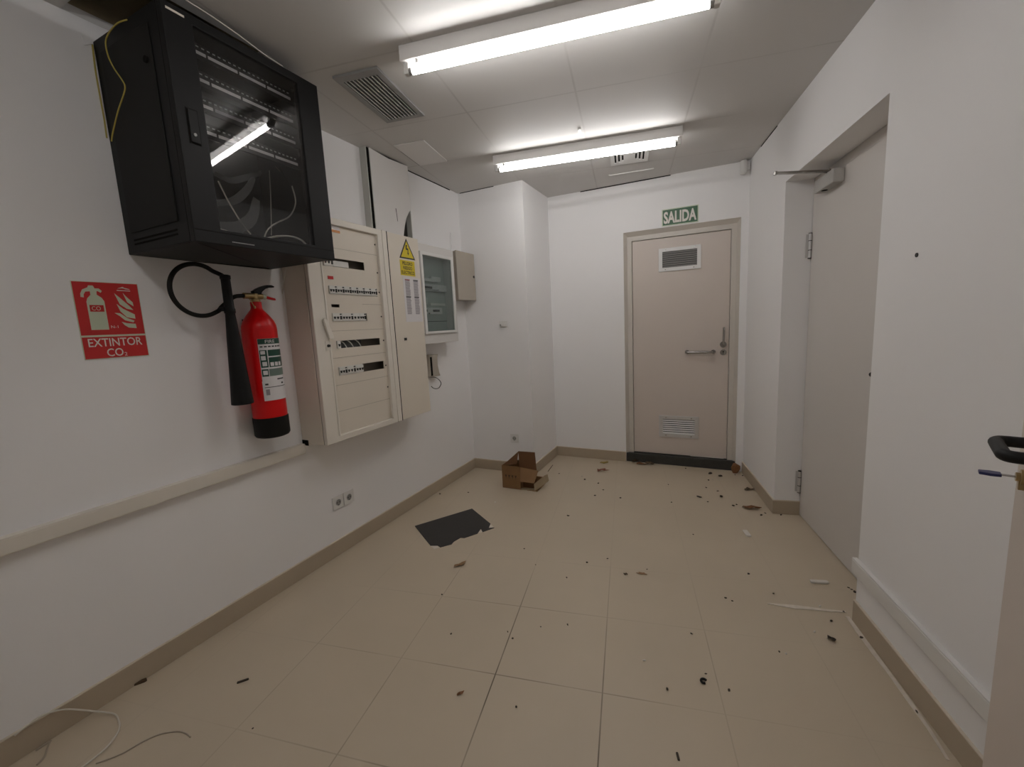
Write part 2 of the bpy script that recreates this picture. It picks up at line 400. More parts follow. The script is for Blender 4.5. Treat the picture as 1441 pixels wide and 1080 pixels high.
# two ventilation grilles in the leaf
def vent(name, x0, x1, z0, z1, fm, sm, n, bw, tilt, mback):
    g = MB(); g.holes(x0, x1, z0, z1, [(x0+bw, x1-bw, z0+bw, z1-bw)], yl-.010, yl, YP)
    o = g.build(name, fm, d1, bevel=.0015)
    s = MB(); hh = (z1-z0-2*bw)/n
    for i in range(n):
        zz = z0+bw+hh*i
        za, zb = zz+hh*.12, zz+hh*.70; ya, yb = (yl-.009, yl-.003) if tilt > 0 else (yl-.004, yl-.008)
        s.hexa([(x0+bw, ya, za), (x1-bw, ya, za), (x1-bw, ya+.0012, za), (x0+bw, ya+.0012, za), (x0+bw, yb, zb), (x1-bw, yb, zb), (x1-bw, yb+.0012, zb), (x0+bw, yb+.0012, zb)])
    s.build('slats', sm, o)
    k = MB(); k.box(x0+bw, x1-bw, yl-.0008, yl-.0003, z0+bw, z1-bw); k.build('grille_backing', mback, o)
    scr = MB()
    for xx in (x0+bw*1.8, x1-bw*1.8):
        for zz in (z0+bw*.5, z1-bw*.5): scr.cyl((xx, yl-.0105, zz), (xx, yl-.012, zz), .005, 10)
    scr.build('screws', 'steel', o)
vent('upper_vent_grille', 1.628, 1.970, 1.752, 1.950, 'white_plastic', 'grille', 8, .031, -.6, 'inner_grey')
vent('lower_vent_grille', 1.628, 1.966, .257, .459, 'alu', 'housing', 7, .034, .5, 'dark')
b = MB(); z = 1.04
b.tube(smooth_path([(1.865, yl, z), (1.866, yl-.03, z), (1.872, yl-.045, z), (1.89, yl-.05, z), (2.05, yl-.05, z), (2.068, yl-.045, z), (2.074, yl-.03, z), (2.075, yl, z)], 4), .0112, 12)
b.cyl((1.865, yl, z), (1.865, yl-.006, z), .018).cyl((2.075, yl, z), (2.075, yl-.006, z), .018)
b.build('pull_handle', 'steel', d1, smooth=True)
b = MB(); b.tube(smooth_path([(2.150, yl, 1.10), (2.150, yl-.045, 1.10), (2.151, yl-.052, 1.115), (2.153, yl-.052, 1.225), (2.153, yl-.045, 1.238), (2.153, yl-.02, 1.240)], 4), .009, 12)
b.cyl((2.150, yl, 1.10), (2.150, yl-.008, 1.10), .026); b.build('lever_handle', 'steel', d1, smooth=True)
b = MB(); b.cyl((2.152, yl, 1.033), (2.152, yl-.008, 1.033), .025); ro = b.build('keyhole_rosette', 'steel', d1, smooth=True)
b = MB(); b.cyl((2.152, yl-.008, 1.040), (2.152, yl-.0088, 1.040), .006, 12).box(2.1495, 2.1545, yl-.0088, yl-.008, 1.018, 1.038); b.build('keyhole', 'gap', ro)
# exit sign
sg = MB(); sg.box(1.660, 1.948, YF-.004, YF, 2.126, 2.264)
es = sg.build('exit_sign', 'sign_pale'); tag(es, 'green SALIDA exit sign above the far door', 'sign')
b = MB(); b.box(1.667, 1.941, YF-.0048, YF-.004, 2.133, 2.257); b.build('green_field', 'sign_green', es)
lettering('lettering', 'SALIDA', 'sign_white', es, (1.804, YF-.005, 2.193), FX, FY, .258, .098, bold=.034)

# ------------------------------------------------------------------ right-hand recessed grey door
d2 = struct(empty('door_2', RWP(2.55, -.17, 0)))
lo = -.150
b = MB(RWP); b.box(T0+.015, T1-.004, lo-.045, lo, .006, 2.088); b.build('door_leaf', 'door_grey', d2, bevel=.002)
b = MB(RWP); b.box(T0, T1, lo-.055, lo-.004, 2.090, ZT).box(T0, T0+.013, lo-.055, lo-.006, 0, 2.09); b.build('door_frame', 'door_grey', d2)
b = MB(RWP); b.box(T0, T1, lo-.06, lo-.046, 0, .006); b.build('floor_gap', 'gap', d2)
for zc0 in (1.745, .235):
    b = MB(RWP); b.cyl((T1-.012, lo+.010, zc0-.075), (T1-.012, lo+.010, zc0+.075), .009, 14)
    b.box(T1-.004, T1-.0015, lo+.004, lo+.030, zc0-.07, zc0+.07)
    h = b.build('hinge', 'alu', d2, smooth=True)
    b = MB(RWP)
    for zz in (-.076, -.028, .028, .072): b.cyl((T1-.012, lo+.010, zc0+zz), (T1-.012, lo+.010, zc0+zz+.004), .0096, 14)
    b.build('hinge_knuckle_gap', 'gap', h)
ct1 = min(onR((1146, 262), lo+.055)[0], T1-.012); ct0 = onR((1172, 245), lo+.055)[0]
cz0 = onR((1148, 272), lo+.055)[2]; cz1 = onR((1172, 237), lo+.055)[2]
b = MB(RWP); b.box(ct0, ct1, lo, lo+.055, cz0, cz1); clo = b.build('closer_body', 'closer', d2, bevel=.005)
b = MB(RWP); b.cyl((ct1-.07, lo+.030, cz0+.0002), (ct1-.07, lo+.030, cz0-.0018), .015, 16); b.build('closer_screw_cap', 'gap', clo)
ta = onR((1091, 244), .16); tb = onR((1166, 241), lo+.035)
b = MB(RWP); b.cyl((tb.x, tb.y, min(cz1, tb.z-.008)), (tb.x, tb.y, tb.z+.010), .012, 14)
dv = (Vector((ta.x-tb.x, ta.y-tb.y, 0))).normalized(); sd_ = Vector((-dv.y, dv.x, 0))*.011
cs = []
for hz_ in (-.006, .006):
    for P_, sg_ in ((tb, -1), (ta, -1), (ta, 1), (tb, 1)): cs.append((P_.x+sd_.x*sg_, P_.y+sd_.y*sg_, P_.z+hz_))
b.hexa(cs)
arm = b.build('closer_arm', 'steel', d2, bevel=.002)
b = MB(RWP); b.cyl((ta.x, ta.y, ta.z-.009), (ta.x, ta.y, ta.z+.009), .010, 12); b.build('arm_pivot', 'steel', arm, smooth=True)
hp = onR((1224, 527), lo+.055)
b = MB(RWP); b.tube(smooth_path([(hp.x-.11, lo, hp.z), (hp.x-.11, lo+.045, hp.z), (hp.x-.10, lo+.055, hp.z), (hp.x-.02, lo+.055, hp.z), (hp.x-.004, lo+.045, hp.z), (hp.x-.004, lo+.012, hp.z)], 4), .010, 12)
b.cyl((hp.x-.11, lo, hp.z), (hp.x-.11, lo+.008, hp.z), .026); b.build('lever_handle', 'black_plastic', d2, smooth=True)

# ------------------------------------------------------------------ open door at the right edge of the view
E0 = Vector((2.689, 1.270, 0)); LD = Vector((-.298, -.955, 0)).normalized(); LN = Vector((-.955, .298, 0)).normalized()   # free edge, towards hinge, room side
def L3(s, o, z): return E0 + LD*s + LN*o + Vector((0, 0, z))
def onL(q, o):
    d = ray(q); P = CAM + d*((E0 + LN*o - CAM).dot(LN)/d.dot(LN)); return Vector(((P-E0).dot(LD), o, P.z))
d3 = struct(empty('door_3', L3(.4, -.02, 0)))
b = MB(L3); b.box(0, .86, -.042, 0, .008, 2.04); b.build('door_leaf', 'door', d3, bevel=.002)
h1 = onL((1402, 618), .058); h2 = onL((1416, 645), .058); hz = (h1.z+h2.z)/2
b = MB(L3); b.tube(smooth_path([(h1.x, 0, hz), (h1.x, .03, hz), (h1.x+.001, .050, hz), (h1.x+.010, .0585, hz), (h1.x+.025, .060, hz), (h2.x-.025, .060, hz), (h2.x-.010, .0585, hz), (h2.x-.001, .050, hz), (h2.x, .03, hz), (h2.x, .004, hz)], 4), .0105, 14)
hd = b.build('lever_handle', 'black_plastic', d3, smooth=True)
ck = onL((1429, 671), .026)
b = MB(L3); b.cyl((ck.x, 0, ck.z), (ck.x, .020, ck.z), .015, 20).cyl((ck.x, .016, ck.z), (ck.x, .026, ck.z), .0085, 16); b.box(ck.x-.005, ck.x+.005, 0, .022, ck.z-.024, ck.z)
b.build('lock_cylinder', 'brass', d3, smooth=True)
b = MB(L3); b.cyl((ck.x+.01, 0, ck.z-.035), (ck.x+.01, .010, ck.z-.035), .024, 20); b.build('lock_rose', 'black_plastic', d3, smooth=True)
b = MB(L3); b.box(ck.x-.004, ck.x+.004, .024, .046, ck.z-.001, ck.z+.001)
ky = b.build('key', 'steel'); tag(ky, 'key with dark blue head in the lock of the open door at the right', 'key')
b = MB(L3); b.prism([(ck.x-.010, .046, ck.z-.0025), (ck.x+.010, .046, ck.z-.0025), (ck.x+.012, .060, ck.z-.0025), (ck.x+.008, .072, ck.z-.0025), (ck.x-.008, .072, ck.z-.0025), (ck.x-.012, .060, ck.z-.0025)], (0, 0, .005)); b.tf = None
b2 = MB(); pts = [L3(ck.x+a, o, ck.z-.0028) for a, o in ((-.009,.044),(.009,.044),(.012,.058),(.008,.074),(-.008,.074),(-.012,.058))]
b2.prism(pts, (0, 0, .0056)); b2.build('key_head', 'blue', ky, bevel=.001)

# ------------------------------------------------------------------ cable trunking on both long walls
b = MB(); b.box(0, .034, -1.24, 1.566, .703, .760); b.box(.034, .0365, -1.24, 1.566, .707, .756)
tag(b.build('cable_trunking', 'cream_light', bevel=.003), 'long cream cable trunking running along the left wall to the breaker cabinet', 'trunking')
b = MB(RWP); b.box(.35, T0+.012, 0, .018, .222, .288); b.box(.35, T0+.006, .018, .0205, .227, .283)
tag(b.build('cable_trunking', 'white_plastic', bevel=.003), 'white cable trunking low on the right wall above the baseboard', 'trunking')

# ------------------------------------------------------------------ ceiling lights: batten fixtures across the room
def fixture(start, label):
    s = Vector((start[0], start[1], 0)); Lh, Wd, Hh = 1.246, .062, .060
    def tf(a, w, z): p = s + NR*a + TR*w; return (p.x, p.y, z)
    mid = tf(Lh/2, Wd/2, 0)
    t = thing('ceiling_light', label, 'ceiling light', (mid[0], mid[1], ZC-.11), 'tube lights on the ceiling')
    b = MB(tf); b.box(0, Lh, 0, Wd, ZC-Hh, ZC); b.build('housing', 'housing', t, bevel=.003)
    zt = ZC-.091; wc = Wd/2
    for a in (.008, Lh-.030):
        b = MB(tf); b.box(a, a+.022, wc-.013, wc+.013, zt-.013, ZC-Hh); b.build('lamp_holder', 'white_plastic', t, bevel=.003)
    b = MB(tf); b.cyl((.029, wc, zt), (Lh-.029, wc, zt), .0135, 24); tb_ = b.build('fluorescent_tube', 'tube', t, smooth=True)
    for a0, a1 in ((.028, .043), (Lh-.043, Lh-.028)):
        b = MB(tf); b.cyl((a0, wc, zt), (a1, wc, zt), .0139, 24); b.build('tube_cap', 'grille', tb_, smooth=True)
    b = MB(tf); b.cyl((.075, wc-.014, ZC-Hh-.016), (.075, wc-.014, ZC-Hh), .010, 14); b.build('starter', 'white_plastic', t, smooth=True)
    return t
fixture((.877, 1.583), 'nearer tube light on the ceiling, cut by the top edge of the photo')
fixture((.80, .280), 'added unseen tube light on the ceiling above the camera, brightening the near left wall')  # unseen third fixture, added because the near left wall came out too dark
fixture((.662, 2.826), 'farther tube light on the ceiling, seen whole near the far door')

# ------------------------------------------------------------------ ceiling vents and hatch
def ceil_tf(o): return lambda a, w, z: (o[0]+NR.x*a+TR.x*w, o[1]+NR.y*a+TR.y*w, z)
tf = ceil_tf((.475, 1.600)); gw, gl = .235, .470
t = thing('return_air_grille', 'long slatted grey air grille in the ceiling beside the nearer tube light', 'air vent', (.55, 1.85, ZC-.012))
b = MB(tf); b.holes(0, gw, 0, gl, [(.028, gw-.028, .045, gl-.03)], ZC-.012, ZC, ZP); b.build('frame', 'grille', t, bevel=.002)
b = MB(tf); n = 9
for i in range(n):
    a = .028 + (gw-.056)*(i+.5)/n
    b.box(a-.0028, a+.0028, .045, gl-.03, ZC-.0115, ZC-.0012)
b.build('slats', 'alu', t)
b = MB(tf); b.box(.028, gw-.028, .045, gl-.03, ZC-.0011, ZC-.0003); b.build('duct_opening', 'dark', t)
tf = ceil_tf((.205, 2.330)); 
t = thing('ceiling_hatch', 'plain white access hatch in the ceiling beyond the slatted air grille', 'hatch', (.26, 2.5, ZC-.006))
b = MB(tf); b.box(0, .215, 0, .37, ZC-.0055, ZC); b.build('hatch_panel', 'housing', t, bevel=.002)
b = MB(tf); b.box(-.005, .0, .1, .37, ZC-.0025, ZC).box(0, .215, .37, .376, ZC-.0025, ZC); b.build('hatch_gap', 'gap', t)
t = thing('ceiling_vent', 'square white air diffuser in the ceiling behind the farther tube light', 'air vent', (1.50, 3.40, ZC-.012))
tf = ceil_tf((1.395, 3.215)); S = .27
b = MB(tf); b.holes(0, S, 0, S, [(.03+.026*i, .042+.026*i, .04+.02*i, S-.04-.02*i) for i in range(3)] + [(S-.042-.026*i, S-.03-.026*i, .04+.02*i, S-.04-.02*i) for i in range(3)], ZC-.012, ZC-.004, ZP)
b.box(0, S, 0, S, ZC-.004, ZC-.003); b.build('diffuser_plate', 'white_plastic', t, bevel=.001)
for i in range(3):
    for a0, a1 in ((.03+.026*i, .042+.026*i), (S-.042-.026*i, S-.03-.026*i)): MB(tf).box(a0, a1, .04+.02*i, S-.04-.02*i, ZC-.006, ZC-.0042).build('slot', 'gap', t)
b = MB(); a, c = onZ((857, 246.5), ZC), onZ((920, 236.5), ZC); b.prism([(a.x, a.y, ZC-.006), (c.x, c.y, ZC-.006), (c.x, c.y+.012, ZC-.006), (a.x, a.y+.012, ZC-.006)], (0, 0, .006))
tag(b.build('ceiling_strip', 'white_plastic'), 'thin white strip on the ceiling between the air diffuser and the far wall', 'strip')
a = onZ((817.5, 182), ZC)
b = MB(ceil_tf((a.x-.012, a.y-.03))); b.box(0, .018, 0, .06, ZC-.010, ZC)
tag(b.build('ceiling_clip', 'white_plastic', bevel=.002), 'small white clip on the ceiling seam just before the farther tube light', 'clip')
# motion sensor in the far right corner
sp = Vector((2.268, 3.965, 2.478))
t = thing('motion_sensor', 'small white motion sensor high in the far right corner', 'sensor', sp)
b = MB(); b.lathe((sp.x, sp.y, sp.z-.05), [(.016, 0), (.024, .006), (.026, .03), (.026, .09), (.02, .102)], 20); b.build('sensor_body', 'white_plastic', t, smooth=True)
b = MB(); b.box(sp.x+.005, sp.x+.045, sp.y+.005, YF, sp.z-.02, sp.z+.03); b.build('bracket', 'white_plastic', t)

# ------------------------------------------------------------------ server rack on the left wall
RY0, RY1, RZ0, RZ1, RX = .918, 1.522, 1.706, 2.470, .425
rack = thing('server_rack', 'black wall-mounted network rack with glass door, high on the left wall', 'network rack', (.22, 1.22, RZ0))
b = MB(); s_ = .012
b.box(0.002, RX, RY0, RY0+s_, RZ0, RZ1).box(.002, RX, RY1-s_, RY1, RZ0, RZ1).box(.002, RX, RY0+s_, RY1-s_, RZ1-s_, RZ1).box(.002, RX, RY0+s_, RY1-s_, RZ0, RZ0+s_)
b.build('body', 'black', rack, bevel=.003)
b = MB(); b.box(.002, .010, RY0+s_, RY1-s_, RZ0+s_, RZ1-s_); b.build('back_panel', 'inner_grey', rack)
b = MB(); b.box(.05, RX-.055, RY0-.004, RY0, RZ0+.075, RZ1-.05); sd = b.build('side_panel', 'black_side', rack, bevel=.003)
k = onY((206.5, 84), RY0-.004)
b = MB(); b.cyl((k.x, RY0-.004, k.z), (k.x, RY0-.010, k.z), .011, 16); b.build('panel_lock', 'gap', sd, smooth=True)
b = MB()
for zz in (RZ0+.03, RZ0+.045): b.box(.06, RX-.07, RY0-.0015, RY0, zz, zz+.006)
b.build('side_slots', 'gap', rack)
dx0, dx1 = RX+.003, RX+.030
GY0, GY1, GZ0, GZ1 = 1.010, 1.418, 1.757, 2.432
b = MB(); b.holes(RY0-.002, RY1+.002, RZ0-.004, RZ1-.004, [(GY0, GY1, GZ0, GZ1)], dx0, dx1, XP)
df = b.build('door', 'black', rack, bevel=.003)
b = MB(); b.box(dx1-.010, dx1-.006, GY0-.001, GY1+.001, GZ0-.001, GZ1+.001); b.build('glass_pane', 'glass_rack', df)
b = MB(); b.box(dx1, dx1+.0015, .946, .984, 2.032, 2.148); lk = b.build('latch_plate', 'gap', df, bevel=.001)
b = MB(); b.box(dx1+.001, dx1+.006, .950, .980, 2.036, 2.144); b.build('latch_handle', 'black', lk, bevel=.002)
b = MB(); b.cyl((dx1+.006, .963, 2.062), (dx1+.009, .963, 2.062), .005, 14); b.build('latch_key_lock', 'grille', lk, smooth=True)
b = MB(); b.box(dx1, dx1+.001, .930, .985, 2.440, 2.447); b.build('maker_plate', 'cream', df)
b = MB(); b.box(dx1, dx1+.0008, RY0, RY1, 1.7445, 1.7465); b.build('door_groove', 'gap', df)
b = MB()
for i in range(14): b.box(dx1, dx1+.0008, 1.045+i*.0062, 1.049+i*.0062, 1.716, 1.7195)
b.build('vent_perforation', 'grille', df)
for yy in (RY0+.030, RY1-.05):
    b = MB(); b.box(.33, .355, yy, yy+.02, RZ0+s_, RZ1-s_); b.build('mounting_rail', 'black_side', rack)
# four patch panels behind the glass
names = ['topmost', 'second from top', 'third from top', 'lowest']
def patch_panel(z, label, seed):
    rnd = random.Random(seed); y0, y1 = RY0+.052, RY1-.052
    t = thing('patch_panel', label, 'patch panel', (.36, 1.22, z-.022), 'patch panels behind the rack glass')
    b = MB(); b.box(.356, .363, y0, y1, z-.024, z+.030); b.build('panel_plate', 'black', t)
    n = 4; w = (y1-y0-.03)/n
    for i in range(n):
        b = MB(); a = y0+.015+w*i; b.box(.363, .3645, a+.004, a+w-.004, z-.008, z+.003); b.build('label_strip', 'paper' if not (seed == 2 and i == 1) else 'ink_grey', t)
    b = MB()
    for i in range(24):
        a = y0+.017+(y1-y0-.034)/24*i
        b.box(.363, .3638, a+.002, a+.0115, z+.0160, z+.0205)
    b.build('port_row', 'inner_plate', t)
    if seed >= 2:
        for i in ((5,6,7,8,9) if seed == 2 else (0,1,2,3,4,17)):
            a = y0+.017+(y1-y0-.034)/24*i
            MB().box(.363, .3665, a+.001, a+.013, z+.006, z+.015).build('cable_plug', 'toggle', t)
for i, z in enumerate((2.407, 2.313, 2.223, 2.131)):
    patch_panel(z, names[i]+' of the four patch panels behind the rack glass door', i)
def cable(name, pts, r, m, label, k=6, n=8, group=None):
    o = MB().tube(smooth_path(pts, k), r, n).build(name, m, smooth=True); tag(o, label, 'cable', group); return o
g = 'white cables inside the rack'
zf = RZ0+s_+.006
C = lambda q, x: onX(q, x)
cable('network_cable', [C((307,255),.28), C((322,285),.29), C((340,314),.30), C((353,330),.31)], .0030, 'cable_white', 'white cable slanting straight down at the left inside the rack', group=g)
cable('network_cable', [C((411,262),.26), C((416,285),.27), C((408,304),.28), C((391,313),.29), C((378,322),.29), C((372,334),.30)], .0030, 'cable_white', 'white cable curling in an S at the right inside the rack', group=g)
cable('network_cable', [C((379,240),.20), C((381,280),.22), C((382,331),.27)], .0020, 'cable_white', 'thin white cable hanging straight down at the middle of the rack', group=g)
cable('network_cable', [C((376,335.5),.34), C((392,332.5),.36), C((410,333),.37), C((424,338),.38), C((431,345),.39)], .0042, 'cable_white', 'thick white cable arching over the bottom right of the rack', group=g)
cable('network_cable', [C((309,322),.34), C((325,327),.36), C((345,331),.37)], .003, 'cable_white', 'white cable lying along the bottom left of the rack', group=g)
cable('network_cable', [C((388,235),.16), C((405,252),.17), C((428,272),.18)], .002, 'cable_clear', 'thin grey wire slanting right below the patch panels in the rack', group=g)
# crumpled sheet of cloudy plastic film
def ribbon(name, pts, w, m, label):
    b = MB(); P = smooth_path(pts, 8); vs = []
    for i, p in enumerate(P):
        t = (P[min(i+1, len(P)-1)]-P[max(i-1, 0)]).normalized(); n = t.cross(Vector((1, 0, 0))).normalized()
        ww = w*(.6+.4*math.sin(PI*i/(len(P)-1)))
        vs += [p+n*ww, p-n*ww, p-n*ww-Vector((.0006, 0, 0)), p+n*ww-Vector((.0006, 0, 0))]
    fs = []
    for i in range(len(P)-1):
        a, c = i*4, i*4+4
        fs += [(a, a+1, c+1, c), (a+3, c+3, c+2, a+2), (a, c, c+3, a+3), (a+1, a+2, c+2, c+1)]
    fs += [(0, 3, 2, 1), (len(vs)-4, len(vs)-3, len(vs)-2, len(vs)-1)]
    b.add(vs, fs); return tag(b.build(name, m, smooth=True), label, 'plastic film')
ribbon('plastic_film', [C((302,244),.22), C((325,254),.24), C((345,250),.25), C((368,243),.25)], .013, 'film', 'strip of cloudy plastic film just below the patch panels in the rack')
ribbon('plastic_film', [C((306,286),.26), C((330,282),.28), C((347,268),.28), C((357,250),.28)], .016, 'film', 'strip of cloudy plastic film looping at the middle left of the rack')
ribbon('plastic_film', [C((310,317),.30), C((335,320),.31), C((355,306),.32), C((361,280),.31)], .024, 'film', 'broad strip of cloudy plastic film at the bottom left of the rack')
# yellow cable hanging from the opened ceiling
yy = RY0-.014
cable('yellow_cable', [(.30, RY0+.10, RZ1+.006), (.255, RY0+.03, RZ1+.008)] + [onY(q, yy) for q in ((171,30),(158,40),(150,53),(149,65),(153,81),(161,97),(172,113),(176,122),(174,133),(166,157),(159,186),(157,199))], .0024, 'cable_yellow', 'yellow cable hanging in a loose bend over the side of the rack')
cable('yellow_cable', [onX(q, .006) - Vector((0, .014, 0)) for q in ((137,66),(141,100),(147,135),(153,168),(157,196))], .0028, 'cable_yellow', 'yellow cable running down the wall along the back edge of the rack')
cable('pale_cable', [onX(q, RX+.012) + Vector((0, 0, .004)) for q in ((262,2),(300,26),(340,54),(372,78),(398,95))], .0022, 'cable_white', 'thin pale cable lying along the top front edge of the rack')
# broken plaster around the hole
b = MB(); P = [onX(q, .001) for q in ((112,46),(128,38),(150,42),(152,50),(140,56),(137,70),(130,62),(118,64))]
b.prism([(p.x, p.y, p.z) for p in P], (.003, 0, 0)); tag(b.build('plaster_patch', 'wall'), 'rough plaster patch on the left wall at the back corner of the rack', 'patch')

# ------------------------------------------------------------------ fire extinguisher sign
t = thing('fire_sign', 'red EXTINTOR fire extinguisher sign on the left wall', 'sign', (.003, .830, 1.31))
b = MB(); b.box(0, .003, .731, .929, 1.309, 1.595); b.build('sign_plate', 'sign_pale', t)
b = MB(); b.box(.003, .0036, .733, .927, 1.398, 1.593).box(.003, .0036, .733, .927, 1.311, 1.391); b.build('red_field', 'sign_red', t)
def S(u, v): return (.0036, .731+.198*u, 1.595-.286*v)
def flat(name, pts, m, parent, d=.0006):
    b = MB(); b.prism([Vector(p) for p in pts], (d, 0, 0)); return b.build(name, m, parent)
ext = [(.10,.20),(.105,.155),(.14,.105),(.22,.075),(.235,.05),(.30,.05),(.32,.085),(.38,.085),(.42,.115),(.40,.14),(.36,.12),(.34,.12),(.335,.165),(.40,.205),(.43,.25),(.43,.62),(.17,.62),(.17,.26),(.19,.215),(.245,.17),(.245,.125),(.18,.13),(.15,.165),(.145,.205)]
e = flat('extinguisher_pictogram', [S(*p) for p in ext], 'sign_pale', t)
flat('co2_band', [(x+.0006, y, z) for x, y, z in [S(.20,.30),S(.405,.30),S(.405,.385),S(.20,.385)]], 'sign_red', e)
lettering('co2_lettering', 'CO', 'sign_pale', t, (.005, .7885, 1.497), LX, LY, .026, .015)
fl = [[(.60,.14),(.68,.20),(.80,.30),(.86,.36),(.76,.345),(.66,.285)],[(.735,.13),(.775,.175),(.87,.255),(.875,.31),(.78,.255)],[(.61,.28),(.70,.345),(.87,.42),(.87,.48),(.74,.46),(.65,.38)],[(.555,.40),(.64,.405),(.74,.47),(.85,.505),(.83,.53),(.70,.50),(.63,.445)],[(.64,.52),(.72,.54),(.86,.55),(.865,.61),(.74,.60),(.68,.565)]]
for p in fl: flat('flame', [S(*q) for q in p], 'sign_pale', t)
b = MB()
for p in ([(.66,.075),(.75,.05),(.80,.075),(.73,.07)], [(.76,.06),(.84,.075),(.86,.085),(.78,.08)], [(.65,.095),(.86,.098),(.86,.108),(.65,.105)]): b.prism([Vector(S(*q)) for q in p], (.0006, 0, 0))
b.build('maker_mark', 'sign_white', t)
lettering('small_lettering', 'N-1', 'sign_white', t, S(.52,.585), LX, LY, .022, .010)
lettering('lettering', 'EXTINTOR', 'sign_white', t, (.0038, .830, 1.370), LX, LY, .164, .031, bold=.010)
lettering('lettering', 'CO', 'sign_white', t, (.0038, .822, 1.331), LX, LY, .050, .030, bold=.010)
lettering('lettering', '2', 'sign_white', t, (.0038, .854, 1.322), LX, LY, .009, .013)

# ------------------------------------------------------------------ CO2 extinguisher
AX, AY = .092, 1.350
t = thing('fire_extinguisher', 'red CO2 fire extinguisher with black horn hanging on the left wall', 'fire extinguisher', (AX, AY, .868))
b = MB(); r = .0765
b.lathe((AX, AY, 0), [(r-.004, .935), (r-.001, .945), (r, .96), (r, 1.395), (r-.002, 1.415), (r-.010, 1.437), (r-.028, 1.465), (.034, 1.483), (.027, 1.492), (.024, 1.50), (.024, 1.528)], 40)
bd = b.build('cylinder', 'red', t, smooth=True)
b = MB(); b.lathe((AX, AY, 0), [(r-.014, .868), (r-.003, .872), (r+.003, .882), (r+.003, .968), (r-.001, .970)], 40); b.build('rubber_boot', 'rubber', t, smooth=True)
b = MB(); b.lathe((AX, AY, 0), [(.018, 1.527), (.021, 1.53), (.021, 1.54), (.015, 1.543), (.015, 1.567)], 18)
b.cyl((AX, AY-.055, 1.556), (AX, AY+.035, 1.556), .014, 16)
b.build('valve', 'brass', t, smooth=True)
b = MB(); b.cyl((AX, AY+.030, 1.556), (AX, AY+.052, 1.553), .012, 14); b.build('safety_seal', 'sign_pale', t, smooth=True)
P = [(AY-.005, 1.565), (AY-.012, 1.578), (AY+.010, 1.592), (AY+.035, 1.603), (AY+.062, 1.611), (AY+.085, 1.612), (AY+.100, 1.607), (AY+.098, 1.601), (AY+.075, 1.600), (AY+.052, 1.592), (AY+.034, 1.578), (AY+.026, 1.565)]
b = MB(); b.prism([(AX-.012, y, z) for y, z in P], (.024, 0, 0)); b.build('carry_handle', 'black_plastic', t, bevel=.002)
b = MB(); b.prism([(AX-.009, AY+.040, 1.562), (AX-.009, AY+.100, 1.548), (AX-.009, AY+.102, 1.538), (AX-.009, AY+.070, 1.543), (AX-.009, AY+.040, 1.550)], (.018, 0, 0)); b.build('trigger', 'red', t, bevel=.002)
b = MB(); b.tube(smooth_path([(AX+.010, AY-.040, 1.548), (AX+.018, AY-.034, 1.530), (AX+.016, AY-.024, 1.512), (AX+.018, AY-.020, 1.500)], 4), .0022, 8).cyl((AX+.018, AY-.020, 1.508), (AX+.018, AY-.019, 1.496), .004, 8); b.build('pin_chain', 'brass', t, smooth=True)
HX, HY = .135, 1.196
b = MB(); b.lathe((HX, HY, 0), [(.040, 1.060), (.045, 1.062), (.045, 1.068), (.036, 1.20), (.027, 1.36), (.0205, 1.455), (.0195, 1.47), (.0225, 1.475), (.0225, 1.49), (.0195, 1.495), (.0185, 1.62), (.021, 1.622), (.021, 1.637), (.012, 1.640)], 28)
b.build('discharge_horn', 'black_plastic', t, smooth=True)
hx = .105; cy, cz, hr = 1.098, 1.571, .108
pts = [(HX, HY, 1.600), (HX-.004, HY-.003, 1.632)]
for a in range(52, 300, 12): pts.append((hx, cy+hr*math.cos(math.radians(a)), cz+hr*math.sin(math.radians(a))))
pts += [(hx-.004, cy+.075, cz-.083), (hx-.012, HY-.010, 1.500), (.085, HY+.030, 1.530), (AX, AY-.095, 1.551), (AX, AY-.050, 1.556)]
b = MB(); b.tube(smooth_path(pts, 4), .0092, 14); b.build('hose', 'rubber', t, smooth=True)
b = MB(); b.box(HX-.030, HX-.002, HY-.034, HY-.010, 1.482, 1.498); b.build('hose_clip', 'black_plastic', t, bevel=.002)
b = MB(); b.box(0, AX-r+.006, AY-.02, AY+.02, 1.40, 1.45); b.build('wall_bracket', 'black', t)
def curved(name, a0, a1, z0, z1, dr, m, parent):
    b = MB(); n = max(2, int(abs(a1-a0)/5)); vs = []
    for i in range(n+1):
        a = math.radians(a0+(a1-a0)*i/n)
        for rr, z in ((r+dr, z0), (r+dr, z1), (r+dr-.0004, z1), (r+dr-.0004, z0)): vs.append((AX+rr*math.cos(a), AY+rr*math.sin(a), z))
    fs = [(0,1,2,3), (n*4+3,n*4+2,n*4+1,n*4)]
    for i in range(n):
        for k in range(4): fs.append((i*4+k, i*4+4+k, i*4+4+(k+1)%4, i*4+(k+1)%4))
    b.add(vs, fs); return b.build(name, m, parent, smooth=True)
lb = curved('instruction_label', -45, 62, 1.145, 1.352, .0008, 'paper', bd)
curved('label_band', -44.5, 62, 1.326, 1.3515, .0014, 'label_green', bd)
curved('label_panel', -43, -20, 1.215, 1.298, .0014, 'label_green', bd)
curved('label_panel', -17, 58, 1.268, 1.298, .0014, 'label_green', bd)
curved('label_panel', -17, 58, 1.215, 1.262, .0014, 'label_green', bd)
curved('label_panel', -43, -22, 1.172, 1.207, .0014, 'label_green', bd)
curved('label_panel', -20, 58, 1.172, 1.207, .0014, 'label_grey', bd)
for a, z0, z1 in ((-40, 1.278, 1.294), (-40, 1.250, 1.270), (-38, 1.222, 1.242), (-39, 1.180, 1.200)): curved('label_figure', a, a+14, z0, z1, .0019, 'paper', bd)
